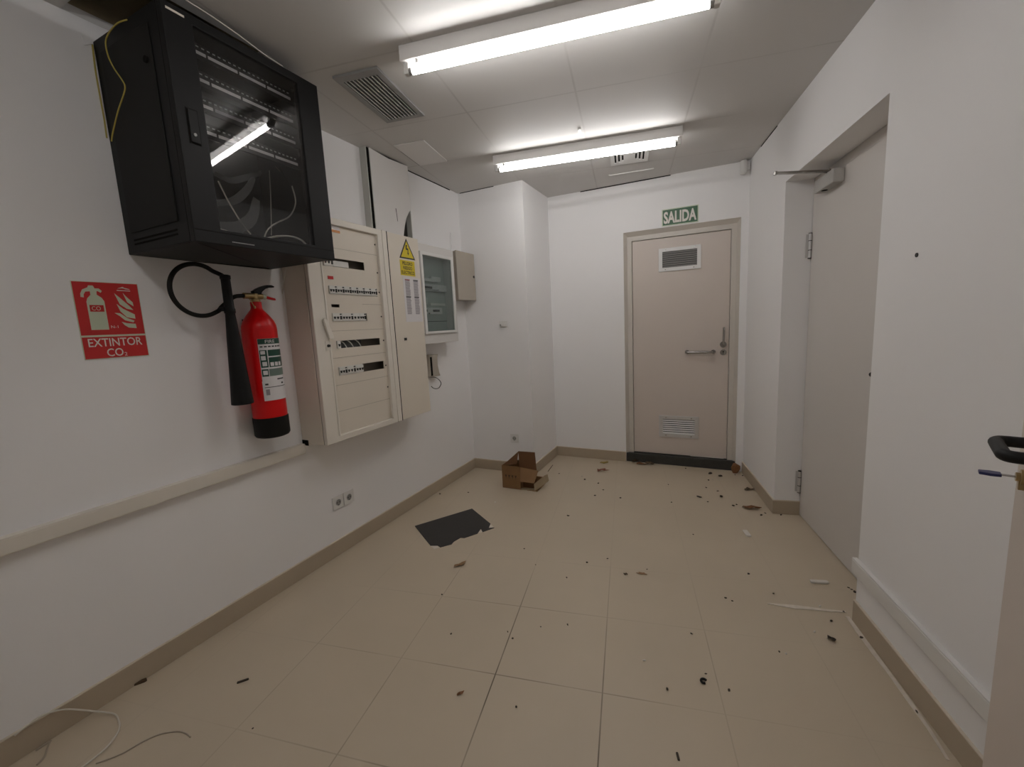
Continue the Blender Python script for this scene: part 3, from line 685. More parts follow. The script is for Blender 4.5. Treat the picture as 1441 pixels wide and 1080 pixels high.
for a in (-13, 3, 19): curved('label_figure', a, a+12, 1.220, 1.238, .0019, 'paper', bd)
for i in range(7): curved('label_text', -40+i*13, -31+i*13, 1.311, 1.317, .0014, 'ink', bd)
curved('label_text', 5, 40, 1.152, 1.158, .0014, 'ink', bd)
def curved_text(txt, a0, a1, z0, z1, dr, m):
    o = lettering('label_lettering', txt, m, bd, (0, 0, 0), LX, LY, 1, 1)
    off = worldloc(bd)
    for v in o.data.vertices:
        p = v.co+off; a = math.radians(a0+(a1-a0)*(p.y+.5)); zz = z0+(z1-z0)*(p.z+.5)
        v.co = Vector((AX+(r+dr)*math.cos(a), AY+(r+dr)*math.sin(a), zz))-off
curved_text('FIRE', -22, 12, 1.331, 1.345, .0020, 'paper')
lb2 = curved('inspection_label', -46, 50, 1.055, 1.150, .0022, 'paper', bd)
curved('label_line', -40, 46, 1.118, 1.121, .0026, 'ink', bd)
for a in (-38, 20): curved('label_text', a, a+10, 1.130, 1.138, .0026, 'ink', bd)
curved('label_text', -38, -26, 1.082, 1.110, .0026, 'ink_grey', bd)

# ------------------------------------------------------------------ main electrical cabinet
CY0, CY1, CYM, CZ0, CZ1, CX = 1.578, 2.512, 2.196, .757, 1.984, .200
cab = thing('breaker_cabinet', 'tall cream breaker cabinet on the left wall under the black rack', 'electrical cabinet', (.1, 2.04, CZ0))
b = MB(); b.box(0, .168, CY0, CY0+.006, CZ0, CZ1).box(0, .172, CY0+.006, CYM, CZ0, CZ0+.006).box(0, .172, CY0+.006, CYM, CZ1-.006, CZ1).box(0, .172, CYM-.006, CYM, CZ0+.006, CZ1-.006)
b.box(0, .195, CYM+.002, CY1, CZ0, CZ1); b.build('cabinet_body', 'cream', cab, bevel=.003)
b = MB(); b.box(.114, .118, CY0+.006, CYM-.006, CZ0+.006, CZ1-.006).box(.168, .174, CY0+.004, CY0+.010, CZ0, CZ1); b.build('cabinet_back', 'interior_brown', cab)
oy0, oy1, oz0, oz1 = CY0+.098, 2.112, CZ0+.034, CZ1-.036
b = MB(); b.holes(CY0, CYM, CZ0, CZ1, [(oy0, oy1, oz0, oz1)], .174, CX, XP); fr = b.build('front_frame', 'cream_light', cab, bevel=.004)
b = MB(); b.box(CX, CX+.004, oy0-.016, oy0-.008, oz0, oz1).box(CX, CX+.004, 2.150, 2.156, CZ0, CZ1); b.build('frame_rib', 'cream_light', fr, bevel=.001)
b = MB(); b.box(CX-.005, CX+.0008, CYM, CYM+.003, CZ0, CZ1); b.build('frame_seam', 'gap', cab)
pxp = .181
wins = [(1.690, 1.996, 1.725, 1.772), (1.712, 2.086, 1.574, 1.622), (1.716, 1.980, 1.426, 1.471), (1.726, 2.070, 1.275, 1.317), (1.722, 2.086, 1.122, 1.171), (1.720, 1.777, 1.503, 1.520)]
b = MB(); b.holes(oy0, oy1, oz0, oz1, wins, pxp-.004, pxp, XP); plt = b.build('cover_plate', 'cream', cab)
for z, a, c in ((1.827, oy0, oy1), (1.524, 1.95, oy1), (1.373, oy0, oy1), (1.223, oy0, oy1), (1.070, oy0, oy1), (.922, oy0, oy1)): MB().box(pxp, pxp+.0008, a, c, z-.0012, z+.0012).build('plate_seam', 'grey_box', plt)
for z in (1.89, 1.72, 1.60, 1.45, 1.30, 1.14, 1.00): MB().cyl((pxp, oy1-.010, z), (pxp+.002, oy1-.010, z), .005, 10).build('plate_screw', 'toggle', plt)
b = MB(); b.box(pxp, pxp+.002, 1.700, 1.832, 1.912, 1.956); st = b.build('sticker', 'paper', plt)
b = MB(); b.box(pxp+.002, pxp+.0026, 1.700, 1.832, 1.912, 1.926); b.build('sticker_band', 'orange', st)
b = MB(); b.box(pxp, pxp+.002, 1.715, 1.752, 1.655, 1.672); b.build('red_sticker', 'sign_red', plt)['label'] = 'small red sticker'
def breaker(y0, y1, zc0, poles, lever):
    b = MB(); h = .021; b.box(.120, pxp-.001, y0+.0006, y1-.0006, zc0-.034, zc0+.034); b.box(pxp-.001, pxp+.006, y0+.0006, y1-.0006, zc0-h*.98, zc0+h*.98)
    br = b.build('circuit_breaker', 'breaker', cab)
    tg = MB(); w = (y1-y0)/(poles+(1 if lever else 0))
    for i in range(poles):
        a = y0+w*(i+.5); tg.prism([(pxp+.006, a-.0062, zc0+.003), (pxp+.006, a+.0062, zc0+.003), (pxp+.006, a+.0022, zc0-.010), (pxp+.006, a-.0022, zc0-.010)], (.004, 0, 0))
    if lever:
        a = y0+w*(poles+.5); tg.box(pxp+.006, pxp+.010, a-.0045, a+.0045, zc0-.013, zc0+.006); tg.box(pxp+.006, pxp+.008, a-.0055, a+.0055, zc0+.013, zc0+.019)
    tg.build('toggles', 'toggle', br)
n = 7; w = (2.080-1.714)/n
for i in range(n): breaker(1.714+w*i, 1.714+w*(i+1), 1.598, 2, True)
for y0, y1, p, lv in ((1.718, 1.783, 2, True), (1.783, 1.865, 3, True), (1.865, 1.915, 2, False), (1.915, 1.965, 2, True)): breaker(y0, y1, 1.4485, p, lv)
for y0, y1, p, lv in ((1.725, 1.780, 2, True), (1.780, 1.845, 2, True), (1.845, 1.905, 3, False)): breaker(y0, y1, 1.1465, p, lv)
breaker(1.695, 1.760, 1.7485, 2, True)
b = MB(); b.box(.10, pxp+.002, 1.764, 1.870, 1.727, 1.758); b.build('terminal_block', 'breaker', cab)
breaker(1.728, 1.752, 1.296, 1, False)
b = MB(); b.box(.11, .150, 1.755, 1.94, 1.255, 1.335); b.build('terminal_block', 'inner_grey', cab)
for a in (1.795, 1.845, 1.905):
    b = MB(); b.tube(smooth_path([(.155, a-.03, 1.325), (.165, a, 1.30), (.160, a+.025, 1.268)], 4), .003, 8); b.build('wire', 'breaker', cab, smooth=True)
# swing handle and lock on the left stile
b = MB(); P = [onX(q, CX+.004) for q in ((453,449),(456,447.5),(468,474),(467,478),(462,478))]
b.prism([(p.x, p.y, p.z) for p in P], (.014, 0, 0)); b.build('swing_handle', 'cream_light', cab, bevel=.003)
k = onX((462, 487), CX+.003); b = MB(); b.box(CX, CX+.003, k.y-.017, k.y+.017, k.z-.026, k.z+.026); lp = b.build('lock_plate', 'cream_light', cab, bevel=.001)
b = MB(); b.cyl((CX+.003, k.y, k.z), (CX+.006, k.y, k.z), .008, 12).box(CX+.003, CX+.005, k.y+.006, k.y+.014, k.z-.006, k.z+.006); b.build('lock_core', 'toggle', lp)
b = MB(); b.box(.185, .1985, oy1-.006, oy1, .80, .86); b.build('door_stop', 'cream_light', cab, bevel=.001)
b = MB(); b.box(.195, CX, CYM+.004, CY1, CZ0+.002, CZ1-.002); sdr = b.build('side_door', 'cream', cab, bevel=.002)
k = onX((570.5, 477.5), CX)
b = MB(); b.box(CX, CX+.004, k.y-.012, k.y+.012, k.z-.009, k.z+.009); b.build('door_lock', 'toggle', sdr)
b = MB(); b.box(.005, .05, 1.574, 1.578, CZ0-.01, CZ0+.02); b.build('open_corner', 'gap', cab)
# warning signs and circuit list on the narrow door
tri = [onX(q, CX+.0004) for q in ((571.8,335.5),(562.6,362.5),(583.8,366.5))]
y0 = (tri[1].y+tri[2].y)/2
TW, TZ0, TZ1 = .082, 1.833, 1.968
t = thing('shock_warning_triangle', 'yellow electric shock warning triangle on the narrow cabinet door', 'sign', (CX, y0, TZ0))
def tri_pts(s, x): c = (TZ0+TZ0+TZ1)/3; return [(x, y0-TW*s, c+(TZ0-c)*s), (x, y0+TW*s, c+(TZ0-c)*s), (x, y0, c+(TZ1-c)*s)]
b = MB(); b.prism(tri_pts(1.0, CX), (.001, 0, 0)); b.build('black_border', 'ink', t)
b = MB(); b.prism(tri_pts(.80, CX+.001), (.0006, 0, 0)); b.build('yellow_field', 'yellow', t)
bolt = [(-.010,.058),(.004,.058),(-.002,.036),(.014,.036),(.012,.006),(.018,.008),(.009,-.010),(.001,.010),(.006,.008),(.006,.026),(-.012,.026)]
b = MB(); b.prism([(CX+.0016, y0+a*1.0, TZ0+.034+c) for a, c in bolt], (.0006, 0, 0)); b.build('lightning_bolt', 'ink', t)
sy0, sy1, sz0, sz1 = 2.302, 2.454, 1.722, 1.822
t = thing('danger_sign', 'yellow PELIGRO RIESGO ELECTRICO sign under the warning triangle', 'sign', (CX, 2.38, sz0))
b = MB(); b.box(CX, CX+.001, sy0, sy1, sz0, sz1); b.build('sign_plate', 'yellow', t)
for i, s in enumerate(('PELIGRO', 'RIESGO', 'ELECTRICO')):
    lettering('lettering', s, 'ink', t, (CX+.0012, (sy0+sy1)/2, sz1-.020-.030*i), LX, LY, (.104, .092, .134)[i], .022, bold=.02)
py0, py1, pz0, pz1 = 2.318, 2.500, 1.412, 1.712
t = thing('circuit_list', 'white printed circuit list taped below the yellow danger sign', 'paper', (CX, 2.41, pz0))
b = MB(); b.box(CX, CX+.0008, py0, py1, pz0, pz1); b.build('sheet', 'paper', t)
for c0 in (py0+.020, py0+.108):
    b = MB(); rnd = random.Random(int(c0*1000)); z = pz1-.022
    while z > pz0+.055:
        b.box(CX+.0008, CX+.0011, c0, c0+.048+rnd.uniform(-.004, .004), z-.0058, z); z -= .0088
    b.build('printed_lines', 'ink_grey', t)
    for zz, m_ in ((pz1-.014, 'ink_red' if c0 < 2.36 else 'ink'), (pz1-.128, 'ink')):
        b = MB(); b.box(CX+.0011, CX+.0014, c0-.001, c0+.050, zz-.007, zz); b.build('table_heading', m_, t)
# wall duct above the cabinet with its loose cover
t = thing('cable_duct', 'white vertical cable duct from the breaker cabinet up to the ceiling', 'cable duct', (.03, 2.45, CZ1))
b = MB(); b.box(0, .052, 2.238, 2.244, CZ1, ZC).box(0, .052, 2.648, 2.654, CZ1, ZC).box(0, .004, 2.244, 2.648, CZ1, ZC); b.build('duct_tray', 'duct_side', t)
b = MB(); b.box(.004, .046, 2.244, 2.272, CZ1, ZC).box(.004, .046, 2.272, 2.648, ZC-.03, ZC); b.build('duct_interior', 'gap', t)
P = [(2.268, CZ1), (2.535, CZ1), (2.548, 2.04), (2.566, 2.10), (2.592, 2.16), (2.628, 2.21), (2.652, 2.23), (2.652, ZC-.003), (2.560, ZC-.008), (2.450, ZC-.014), (2.36, ZC-.008), (2.268, ZC)]
b = MB(); b.prism([(.050, y, z) for y, z in P], (.006, 0, 0)); cv = b.build('duct_cover', 'duct', t)
b = MB(); b.prism([(.0562, 2.480, 2.205), (.0562, 2.486, 2.205), (.0562, 2.494, 2.12), (.0562, 2.490, 2.12)], (.0004, 0, 0)); b.build('cover_slit', 'gap', cv)
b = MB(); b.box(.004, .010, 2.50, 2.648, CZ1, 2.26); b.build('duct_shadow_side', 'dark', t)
# white cable down the side of the cabinet
cable('white_cable', [onY(q, 1.567) for q in ((402.5,376),(399,400),(395.5,430),(396.5,455),(402,492),(411,555),(418,600),(422,622))], .0032, 'cable_white', 'white cable hanging from the rack down the side of the breaker cabinet')

# ------------------------------------------------------------------ glass-fronted distribution box
GX = .150
t = thing('distribution_box', 'white distribution box with smoked glass door beside the breaker cabinet', 'electrical box', (.07, 2.8, 1.243))
gy0, gy1, gz0, gz1 = 2.552, 3.056, 1.243, 1.982
hy0, hy1, hz0, hz1 = 2.618, 2.990, 1.338, 1.898
b = MB(); b.holes(gy0, gy1, gz0, gz1, [(hy0, hy1, hz0, hz1)], .06, GX-.014, XP).box(0, .06, gy0, gy1, gz0, gz1); b.build('box_body', 'duct', t, bevel=.004)
b = MB(); b.holes(hy0-.026, hy1+.026, hz0-.018, hz1+.024, [(hy0, hy1, hz0, hz1)], GX-.013, GX+.004, XP); gd = b.build('door_frame', 'white_plastic', t, bevel=.003)
b = MB(); b.box(GX-.006, GX-.003, hy0-.001, hy1+.001, hz0-.001, hz1+.001); b.build('glass_pane', 'glass_box', gd)
b = MB(); b.box(.061, .075, hy0+.001, hy1-.001, hz0+.001, hz1-.001); b.build('inner_plate', 'inner_plate', t)
zz = lambda q: onX(q, .10)
b = MB(); a = zz((597,392)); c = zz((618,398)); b.box(.075, .10, hy0+.002, c.y, a.z-.018, a.z+.004).box(.075, .102, a.y+.09, c.y+.02, a.z-.012, a.z+.022); b.build('terminal_row', 'paper', t)
b = MB(); b.box(.075, .094, hy0+.002, hy1-.004, 1.648, 1.700); b.build('rail_cover', 'paper', t)
b = MB(); b.box(.094, .096, hy0+.03, hy0+.17, 1.664, 1.682).box(.0942, .0955, hy0+.03, hy0+.26, 1.655, 1.659); b.build('slot', 'toggle', t)
b = MB(); b.box(.075, .092, hy0+.02, hy0+.29, 1.470, 1.520); ro = b.build('breaker_row', 'paper', t)
b = MB()
for a0, a1 in ((.035, .085), (.165, .245)): b.box(.092, .098, hy0+a0, hy0+a1, 1.488, 1.504)
b.box(.092, .095, hy0+.105, hy0+.118, 1.470, 1.480); b.build('toggles', 'toggle', ro)
b = MB(); b.box(.075, .083, hy0+.15, hy1-.02, 1.538, 1.556).box(.075, .083, hy0+.02, hy0+.04, 1.54, 1.60).box(.075, .083, hy0+.10, hy0+.115, 1.545, 1.60); b.build('label_rail', 'breaker', t)
b = MB(); b.box(.0752, .0758, hy0, hy1, 1.412, 1.416); b.build('plate_seam', 'gap', t)
# small grey-beige junction box against the pillar
jx = .130
t = thing('junction_box', 'small closed grey beige metal box in the corner by the pillar', 'electrical box', (.06, 3.25, 1.59))
b = MB(); b.box(0, jx-.012, 3.112, 3.400, 1.592, 1.992); b.build('box_body', 'grey_box', t, bevel=.003)
b = MB(); b.box(jx-.011, jx, 3.108, 3.404, 1.588, 1.996); jd = b.build('lid', 'grey_box', t, bevel=.003)
k = onX((666.5, 390), jx)
b = MB(); b.cyl((jx, min(k.y, 3.385), k.z), (jx+.004, min(k.y, 3.385), k.z), .011, 12); b.build('lid_lock', 'toggle', jd, smooth=True)
b = MB(); b.tube([(.012, 3.235, 1.996), (.012, 3.235, 2.17)], .004, 8); tag(b.build('conduit', 'wall', smooth=True), 'thin white conduit on the wall above the small beige box', 'conduit')
# opened terminal box below, with its wire loop
t = thing('terminal_box', 'small grey open terminal box below the glass-fronted box', 'electrical box', (.03, 2.80, .975))
b = MB(); b.prism([(0, 2.735, 1.155), (0, 2.735, .978), (0, 2.872, .972), (0, 2.858, 1.0), (0, 2.845, 1.06), (0, 2.846, 1.12), (0, 2.858, 1.150)], (.055, 0, 0)); b.build('box_body', 'grey_box', t, bevel=.003)
b = MB(); b.box(.055, .057, 2.745, 2.768, .985, 1.135); b.build('box_slot', 'gap', t)
P = [onX(q, .045) for q in ((606,531),(613,531.5),(619,536),(620.5,541),(617,546.5),(611,547),(607,544))]
cable('black_wire', P, .0028, 'rubber', 'thin black wire loop hanging below the small grey terminal box')

# ------------------------------------------------------------------ sockets and switch plates
def socket(c, ex, nv, label, group=None, size=.082):
    c = Vector(c); ex = Vector(ex); nv = Vector(nv); up = Vector((0, 0, 1))
    t = thing('wall_socket', label, 'socket', c, group)
    f = lambda a, d, z: c + ex*a + nv*d + up*z
    h = size/2
    b = MB(f); b.box(-h, h, 0, .008, -h, h); b.build('cover_plate', 'white_plastic', t, bevel=.003)
    b = MB(f); n = 24; rr = .021
    b.tube([(rr*math.cos(2*PI*k/n), .009, rr*math.sin(2*PI*k/n)) for k in range(n)], .002, 6, closed=True); b.build('socket_rim', 'white_plastic', t, smooth=True)
    b = MB(f); b.cyl((0, .0082, 0), (0, .0088, 0), .0195, 24); b.build('socket_well', 'grille', t)
    b = MB(f); b.cyl((-.009, .0089, 0), (-.009, .0094, 0), .0032, 10).cyl((.009, .0089, 0), (.009, .0094, 0), .0032, 10).box(-.004, .004, .0089, .0094, -.019, -.014); b.build('pin_holes', 'gap', t)
socket((0, 1.768, .328), LX, LZ, 'nearer of the two white sockets side by side low on the left wall')
socket((0, 1.854, .328), LX, LZ, 'farther of the two white sockets side by side low on the left wall')
socket((.441, 3.412, .325), FX, (0, -1, 0), 'single white socket low on the pillar above the cardboard box', size=.08)
k = onY((708.5, 457), 3.412)
t = thing('switch_plate', 'small white switch fitting at mid height on the pillar', 'switch', k)
b = MB(); b.box(k.x-.040, k.x+.040, 3.406, 3.412, k.z-.022, k.z+.030); b.build('base_plate', 'white_plastic', t, bevel=.002)
b = MB(); b.box(k.x-.018, k.x+.036, 3.392, 3.406, k.z-.018, k.z+.008); b.build('switch_body', 'white_plastic', t, bevel=.003)
b = MB(); b.cyl((k.x-.028, 3.406, k.z-.002), (k.x-.028, 3.4045, k.z-.002), .005, 10); b.build('screw', 'toggle', t)
k = onR((1290.5, 359), 0)
b = MB(RWP); b.cyl((k.x, 0, k.z), (k.x, .0025, k.z), .0072, 14); tag(b.build('wall_plug', 'toggle', smooth=True), 'small dark wall plug hole on the right wall', 'wall plug')

# ------------------------------------------------------------------ things on the floor
P = [onZ(q) for q in ((583.8,741.2),(664.3,716.7),(690.3,738),(687.7,744),(695.6,743.5),(679,749.7),(676.7,745),(671.8,751.8),(653.7,757.8),(648,757.5),(638.8,762.9),(635.6,766.7),(619.6,771),(616,768.5),(605.8,768.6))]
b = MB(); b.prism([(p.x, p.y, .0005) for p in P][::-1], (0, 0, .0035))
tag(b.build('torn_sheet', 'mat_dark'), 'dark charcoal sheet with one torn edge lying on the floor', 'sheet')
for pts, lab in ((((690.3,738.2),(694.8,742.6),(688,743.8)), 'pale torn scrap at the right corner of the dark sheet'), (((605.8,769),(615.5,769),(619,771.5),(611,773.5)), 'pale torn scrap at the front corner of the dark sheet'), (((676.7,745.5),(679,749.4),(673,750.5)), 'pale torn scrap in the notch of the dark sheet')):
    b = MB(); b.prism([(p.x, p.y, .0004) for p in [onZ(q) for q in pts]], (0, 0, .0015)); tag(b.build('paper_scrap', 'plaster'), lab, 'scrap')

# opened cardboard box
bx0, bx1, by0, by1, bh = .488, .652, 3.036, 3.20, .196
t = thing('cardboard_box', 'torn open brown cardboard box on the floor by the pillar', 'box', (.63, 3.12, 0))
th = .004
b = MB(); b.box(bx0, bx1, by0, by0+th, .001, bh).box(bx0, bx0+th, by0+th, by1, .001, bh).box(bx0+th, .66, by1-th, by1, .001, bh).box(.66, .80, by1-th, by1, .001, .07).box(bx0+th, .80, by0+th, by1-th, .001, .005)
b.build('box_walls', 'cardboard', t)
b = MB(); b.box(bx0+.001, bx1-.001, by0-.0006, by0, .005, bh-.002); pr = b.build('outer_face', 'cardboard', t)
b = MB()
for i in range(4):
    a = bx0+.036+i*.030
    b.prism([(a-.009, by0-.0012, .118), (a+.009, by0-.0012, .118), (a+.003, by0-.0012, .098), (a-.003, by0-.0012, .098)], (0, .0005, 0)); b.box(a-.0015, a+.0015, by0-.0012, by0-.0007, .085, .1)
b.build('printed_arrows', 'leaf_dark', pr)
b = MB(); y_ = 3.105
b.hexa([(.620, y_, .120), (.772, y_+.01, .110), (.772, y_+.014, .110), (.620, y_+.004, .120), (.606, y_+.02, .300), (.752, y_+.03, .300), (.752, y_+.034, .300), (.606, y_+.024, .300)])
b.build('upright_flap', 'cardboard_in', t)
b = MB(); b.prism([(bx0+.004, by0+.030, bh-.004), (.606, by0+.085, .298), (.600, by0+.052, .200)], (.003, .004, 0)); b.build('folded_flap', 'cardboard_in', t)
b = MB(); b.hexa([(bx1, by0-.004, .072), (.775, by0+.006, .066), (.785, by0+.075, .150), (.625, by0+.070, .165), (bx1, by0-.004, .076), (.775, by0+.006, .070), (.785, by0+.075, .154), (.625, by0+.070, .169)])
b.build('pushed_in_flap', 'cardboard', t)
b = MB(); b.hexa([(bx1, by0-.006, .001), (.78, by0+.015, .001), (.79, by0+.04, .001), (bx1, by0+.03, .001), (bx1, by0-.006, .006), (.78, by0+.015, .016), (.79, by0+.04, .016), (bx1, by0+.03, .006)])
b.hexa([(.775, by0+.008, .002), (.855, by0+.085, .060), (.860, by0+.12, .060), (.79, by0+.06, .002), (.772, by0+.006, .062), (.842, by0+.080, .120), (.850, by0+.12, .115), (.782, by0+.06, .062)])
b.build('side_flap', 'cardboard_pale', t)
b = MB(); b.box(bx1+.002, .775, by0+.055, by0+.058, .004, .09); b.build('box_inside', 'cardboard_in', t)
a, c = onZ((771, 664), .03), onZ((778, 657), .06)
b = MB(); b.tube([(a.x, a.y, .03), (c.x, c.y, .075)], .0025, 8); tag(b.build('twig', 'leaf_dark', smooth=True), 'thin dark stick poking up from the cardboard box', 'stick')

# loose white cable in the near left corner
P = [onX((20, 1036), .016), onX((38, 1022), .017), onX((60, 1007), .018), onX((92, 999), .022)]
P = [Vector((max(p.x, .017), p.y, max(p.z, .004))) for p in P]
Q = [onZ(q, .004) for q in ((148,999),(160,1005),(167,1015),(168,1024),(163,1036),(150,1052),(133,1067),(113,1082),(95,1096))]
cable('white_cable', P + [Vector((.05, P[-1].y+.06, .03))] + Q[1:], .0029, 'cable_white', 'white cable looping over the floor in the near left corner')
Q = [onZ(q, .003) for q in ((45,1052),(52,1040),(60,1035),(66,1040),(67,1052),(62,1066),(52,1077))]
Q = [Vector((max(p.x, .02), p.y, p.z)) for p in Q]
cable('pale_cable', Q, .003, 'cable_clear', 'short pale cable curl on the floor beside the near left baseboard')
Q = [onZ(q, .002) for q in ((135,1075),(170,1062),(200,1045),(225,1034),(250,1030),(262,1033),(268,1038))]
cable('plastic_tie', Q, .0024, 'cable_clear', 'long thin curved plastic tie on the floor at the bottom left', n=6)

def scrap(name, q, size, m, label, cat='dry leaf', lift=.3, asp=.6, rot=None, seed=0, curl=1.0, group=None, z0=.0008):
    """a small curled leaf or chip lying at pixel q, built as a thin irregular bowl"""
    rnd = random.Random(seed+int(q[0]*7+q[1]*13)); c = onZ(q); a0 = rnd.uniform(0, PI) if rot is None else rot
    n = 11; ring = []
    rad = [1+rnd.uniform(-.45, .30) for _ in range(n)]
    vs = [(c.x, c.y, z0+size*lift*rnd.uniform(.5, .9))]
    for lev in (.5, 1.0):
        for k in range(n):
            a = 2*PI*k/n; rr = size*lev*rad[k]
            u, v = rr*math.cos(a), rr*math.sin(a)*asp
            z = z0 + size*lift*(rnd.uniform(.0, .95) if lev > .9 else rnd.uniform(.25, .8))*curl
            vs.append((c.x+u*math.cos(a0)-v*math.sin(a0), c.y+u*math.sin(a0)+v*math.cos(a0), z))
    m_ = len(vs); vs += [(x, y, z+.0012) for x, y, z in vs]
    fs = []
    for k in range(n):
        k2 = (k+1) % n
        fs += [(0, 1+k2, 1+k), (1+k, 1+k2, 1+n+k2, 1+n+k), (m_, m_+1+k, m_+1+k2), (m_+1+k, m_+1+n+k, m_+1+n+k2, m_+1+k2), (1+n+k, 1+n+k2, m_+1+n+k2, m_+1+n+k)]
    o = MB().add(vs, fs).build(name, m); return tag(o, label, cat, group)
def chip(name, q, L, W, H, m, label, cat, ang, group=None):
    c = onZ(q); u = Vector((math.cos(ang), math.sin(ang), 0)); v = Vector((-u.y, u.x, 0))
    f = lambda a, b_, z: c + u*a + v*b_ + Vector((0, 0, z))
    b = MB(f); b.prism([(-L/2, -W*.35, 0), (-L*.42, -W/2, 0), (L*.40, -W/2, 0), (L/2, -W*.2, 0), (L*.44, W/2, 0), (-L*.46, W/2, 0)], (0, 0, H))
    return b
def put_chip(name, q, L, W, H, m, label, cat, ang, group=None):
    c = onZ(q); u = Vector((math.cos(ang), math.sin(ang), 0)); v = Vector((-u.y, u.x, 0))
    pts = [c + u*a + v*b_ for a, b_ in ((-L/2, -W*.35), (-L*.42, -W/2), (L*.40, -W/2), (L/2, -W*.2), (L*.44, W/2), (-L*.46, W/2))]
    b = MB(); b.prism([(p.x, p.y, 0) for p in pts], (0, 0, H)); return tag(b.build(name, m, bevel=min(H, W)*.2), label, cat, group)
scrap('dry_leaf', (848, 664), .052, 'leaf_red', 'reddish brown curled leaf on the floor left of the far door', lift=.55, asp=.45, rot=.1)
scrap('yellow_scrap', (850, 652), .045, 'leaf_yellow', 'yellowish scrap by the far baseboard left of the door', 'scrap', lift=.3, asp=.4, rot=.5)
scrap('dry_leaf', (903, 654), .048, 'leaf_brown', 'left leaf of the brown leaf pair at the left foot of the far door', lift=.4, asp=.5)
scrap('dry_leaf', (915, 654), .045, 'leaf_dark', 'right leaf of the brown leaf pair at the left foot of the far door', lift=.5, asp=.5)
scrap('dry_leaf', (893, 651), .05, 'leaf_dark', 'dark brown leaf lying against the left end of the door threshold', lift=.8, asp=.7)
BALL = 'round brown leaf standing in the corner right of the far door'
scrap('dry_leaf', (1054, 690), .048, 'leaf_dark', 'dark brown leaf by the right baseboard, farther of the two there', lift=.35, asp=.4, rot=.2)
scrap('dry_leaf', (1057, 716), .058, 'leaf_brown', 'crumpled brown leaf by the right baseboard near the grey door recess', lift=.5, asp=.5, rot=.1)
scrap('dry_leaf', (648, 796), .042, 'leaf_tan', 'curled tan leaf on the floor in front of the dark sheet', lift=.35, asp=.38, rot=1.1)
scrap('dry_leaf', (648, 977), .018, 'leaf_brown', 'small narrow brown leaf on the near floor tiles left of the seam', lift=.3, asp=.45, rot=1.1)
scrap('dry_leaf', (880, 809), .016, 'leaf_dark', 'tiny dark leaf bit right of the middle floor seam', lift=.4, asp=.5)
scrap('dry_leaf', (904, 808), .028, 'leaf_tan', 'flat tan leaf bit right of the middle floor seam', lift=.08, asp=.5)
scrap('dead_bug', (1170, 901), .022, 'crumb', 'black clump like a dead bug on the floor near the right baseboard', 'debris', lift=.7, asp=.6)
put_chip('white_chip', (1051, 752), .030, .075, .010, 'chalk', 'short upright white plastic piece on the floor before the grey door', 'scrap', .25)
put_chip('white_chip', (1153, 820.5), .085, .022, .010, 'chalk', 'long white strip lying crosswise on the floor before the grey door', 'scrap', .28)
put_chip('dark_sliver', (194, 963), .060, .016, .010, 'leaf_dark', 'dark wood sliver on the floor by the left baseboard', 'debris', 1.0)
put_chip('dark_sliver', (342, 959.5), .042, .008, .006, 'crumb', 'thin dark sliver on the floor left of the middle', 'debris', .9)
put_chip('dark_sliver', (954, 1066), .026, .007, .005, 'crumb', 'thin dark sliver on the floor at the bottom centre', 'debris', 1.9)
c = onZ((990.5, 960.5)); b = MB(); n = 14
b.tube([(c.x+.010*math.cos(math.radians(40+i*20)), c.y+.010*math.sin(math.radians(40+i*20)), .005) for i in range(n)], .0042, 8)
tag(b.build('rubber_ring', 'rubber', smooth=True), 'small broken black ring on the near floor right of the seam', 'debris')

def crumb(proto_name, q, s, m, label, cat, group, rnd):
    c = onZ(q); bm = bmesh.new(); bmesh.ops.create_icosphere(bm, subdivisions=1, radius=1)
    for v in bm.verts: v.co *= rnd.uniform(.65, 1.15)
    sx, sy, sz = s*rnd.uniform(.9, 1.5), s*rnd.uniform(.6, 1.0), s*rnd.uniform(.35, .6); a = rnd.uniform(0, PI)
    b = MB(); zmin = min(v.co.z for v in bm.verts)
    vs = [(c.x+v.co.x*sx*math.cos(a)-v.co.y*sy*math.sin(a), c.y+v.co.x*sx*math.sin(a)+v.co.y*sy*math.cos(a), (v.co.z-zmin)*sz) for v in bm.verts]
    b.add(vs, [tuple(v.index for v in f.verts) for f in bm.faces]); bm.free()
    return tag(b.build(proto_name, m), label, cat, group)
rnd = random.Random(3)
c = onZ((1036, 664)); bm = bmesh.new(); bmesh.ops.create_icosphere(bm, subdivisions=2, radius=1)
for v in bm.verts: v.co *= rnd.uniform(.78, 1.08)
zmin = min(v.co.z for v in bm.verts); b = MB()
b.add([(min(c.x, 2.262)+v.co.x*.036, min(c.y, 3.955)+v.co.y*.018, (v.co.z-zmin)*.050) for v in bm.verts], [tuple(v.index for v in f.verts) for f in bm.faces]); bm.free()
tag(b.build('dry_leaf', 'leaf_brown'), BALL, 'dry leaf')
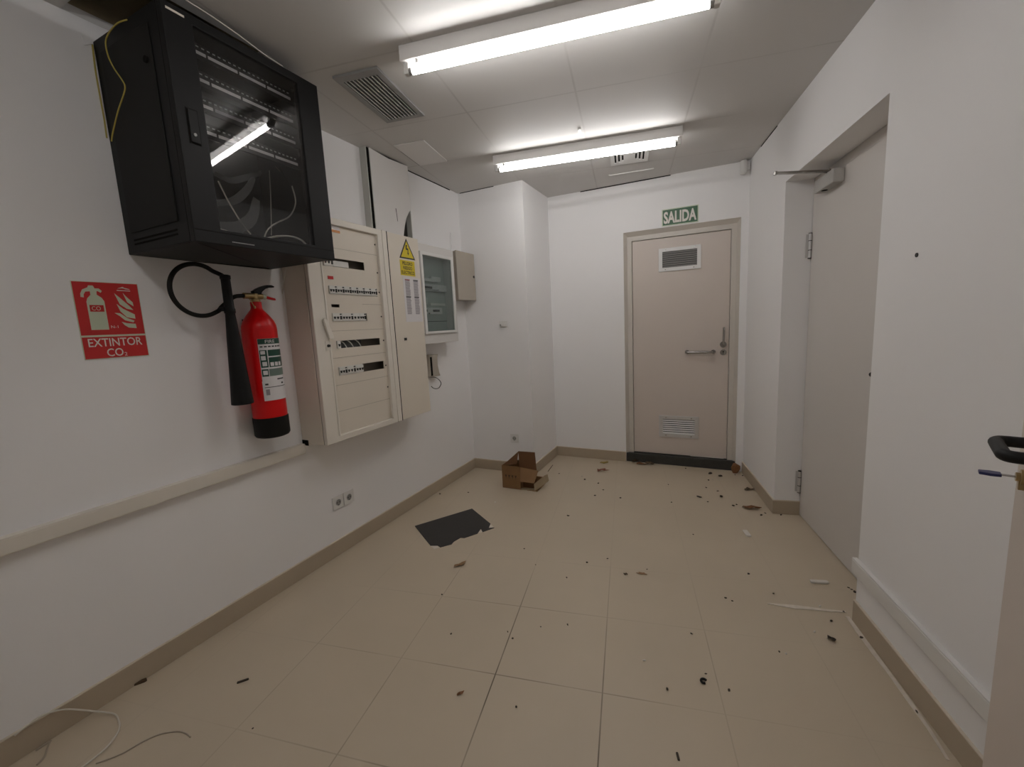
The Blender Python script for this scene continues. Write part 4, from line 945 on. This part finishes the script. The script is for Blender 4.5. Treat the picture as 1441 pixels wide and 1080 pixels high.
dark_small = [(823,675.6),(842,681),(849,690),(837,698),(873,701.6),(940.5,682.7),(945,707.7),(965,660),(997,676.6),(994,687),(996,707),(1009.8,691.8),(1034.5,669),(1045,670),(1032,712.5),(1036.6,711),(1071,726),(1077,723),(1099,725.5),(975.6,753),(855,787),(826,792.6),(910.5,802),(1053.4,808.5),(1088.5,836),(1021,842.7),(1030.5,846.6),(1194,828),(1203,834),(1198.5,830.5),(619,696),(659,693.7),(737.8,773),(753.7,795.5),(797.4,813.5),(799.5,727),(622,837.5),(714.4,890),(721.4,899),(761,883),(798.6,880),(634.7,893),(726.4,996),(1170,875),(1187,862),(1212,898.6),(1096.7,918),(993,949),(1026,972.5),(973,892.5),(939,971),(356,1026),(787,667),(1290,1003)]
for q in dark_small:
    c = onZ(q); dist = (c-CAM).length
    s = min(.009, 1.45*dist/FOC*rnd.uniform(.75, 1.25))
    o = crumb('floor_crumb', q, s, 'crumb', 'tiny dark crumb scattered on the beige tiled floor', 'debris', 'tiny dark crumbs on the floor', rnd)
for q, lab in (((1000,667.5),'black chip on the floor just right of the far door middle, largest there'),((1013.7,671),'black chip on the floor beside the largest chip before the far door'),((984.7,700.4),'black chip on the floor farther from the door, left of the others'),((1015,700),'black chip on the floor in the right-hand part of the debris before the door')):
    crumb('black_chip', q, .017, 'crumb', lab, 'debris', 'black chips before the far door', rnd)
for q in [(1003,675.6),(697,707.5),(1154,854),(906.4,930.6),(1146,890),(1106,921),(819,671)]:
    c = onZ(q); dist = (c-CAM).length
    crumb('white_crumb', q, min(.008, 1.7*dist/FOC), 'chalk', 'tiny white crumb scattered on the beige tiled floor', 'debris', 'tiny white crumbs on the floor', rnd)

# ------------------------------------------------------------------ camera, world, view
cam = bpy.data.cameras.new('camera'); co = bpy.data.objects.new('camera', cam); COL.objects.link(co)
cam.sensor_fit = 'HORIZONTAL'; cam.sensor_width = 36; cam.lens = FOC/1441*36; cam.clip_start = .02
m = Matrix.Identity(4)
for i, v in enumerate((CR, CU, -CF)):
    for j in range(3): m[j][i] = v[j]
for j in range(3): m[j][3] = CAM[j]
co.matrix_world = m; sc.camera = co
w = bpy.data.worlds.new('world'); sc.world = w; w.use_nodes = True
w.node_tree.nodes['Background'].inputs[0].default_value = (.9, .95, 1, 1); w.node_tree.nodes['Background'].inputs[1].default_value = .02
vs = sc.view_settings
sc.display_settings.display_device = 'sRGB'; vs.view_transform = 'Standard'; vs.look = 'None'; vs.gamma = 1; vs.use_curve_mapping = False
vs.exposure = -0.05
sc.cycles.use_denoising = True; sc.cycles.max_bounces = 10; sc.cycles.diffuse_bounces = 6; sc.cycles.transparent_max_bounces = 12
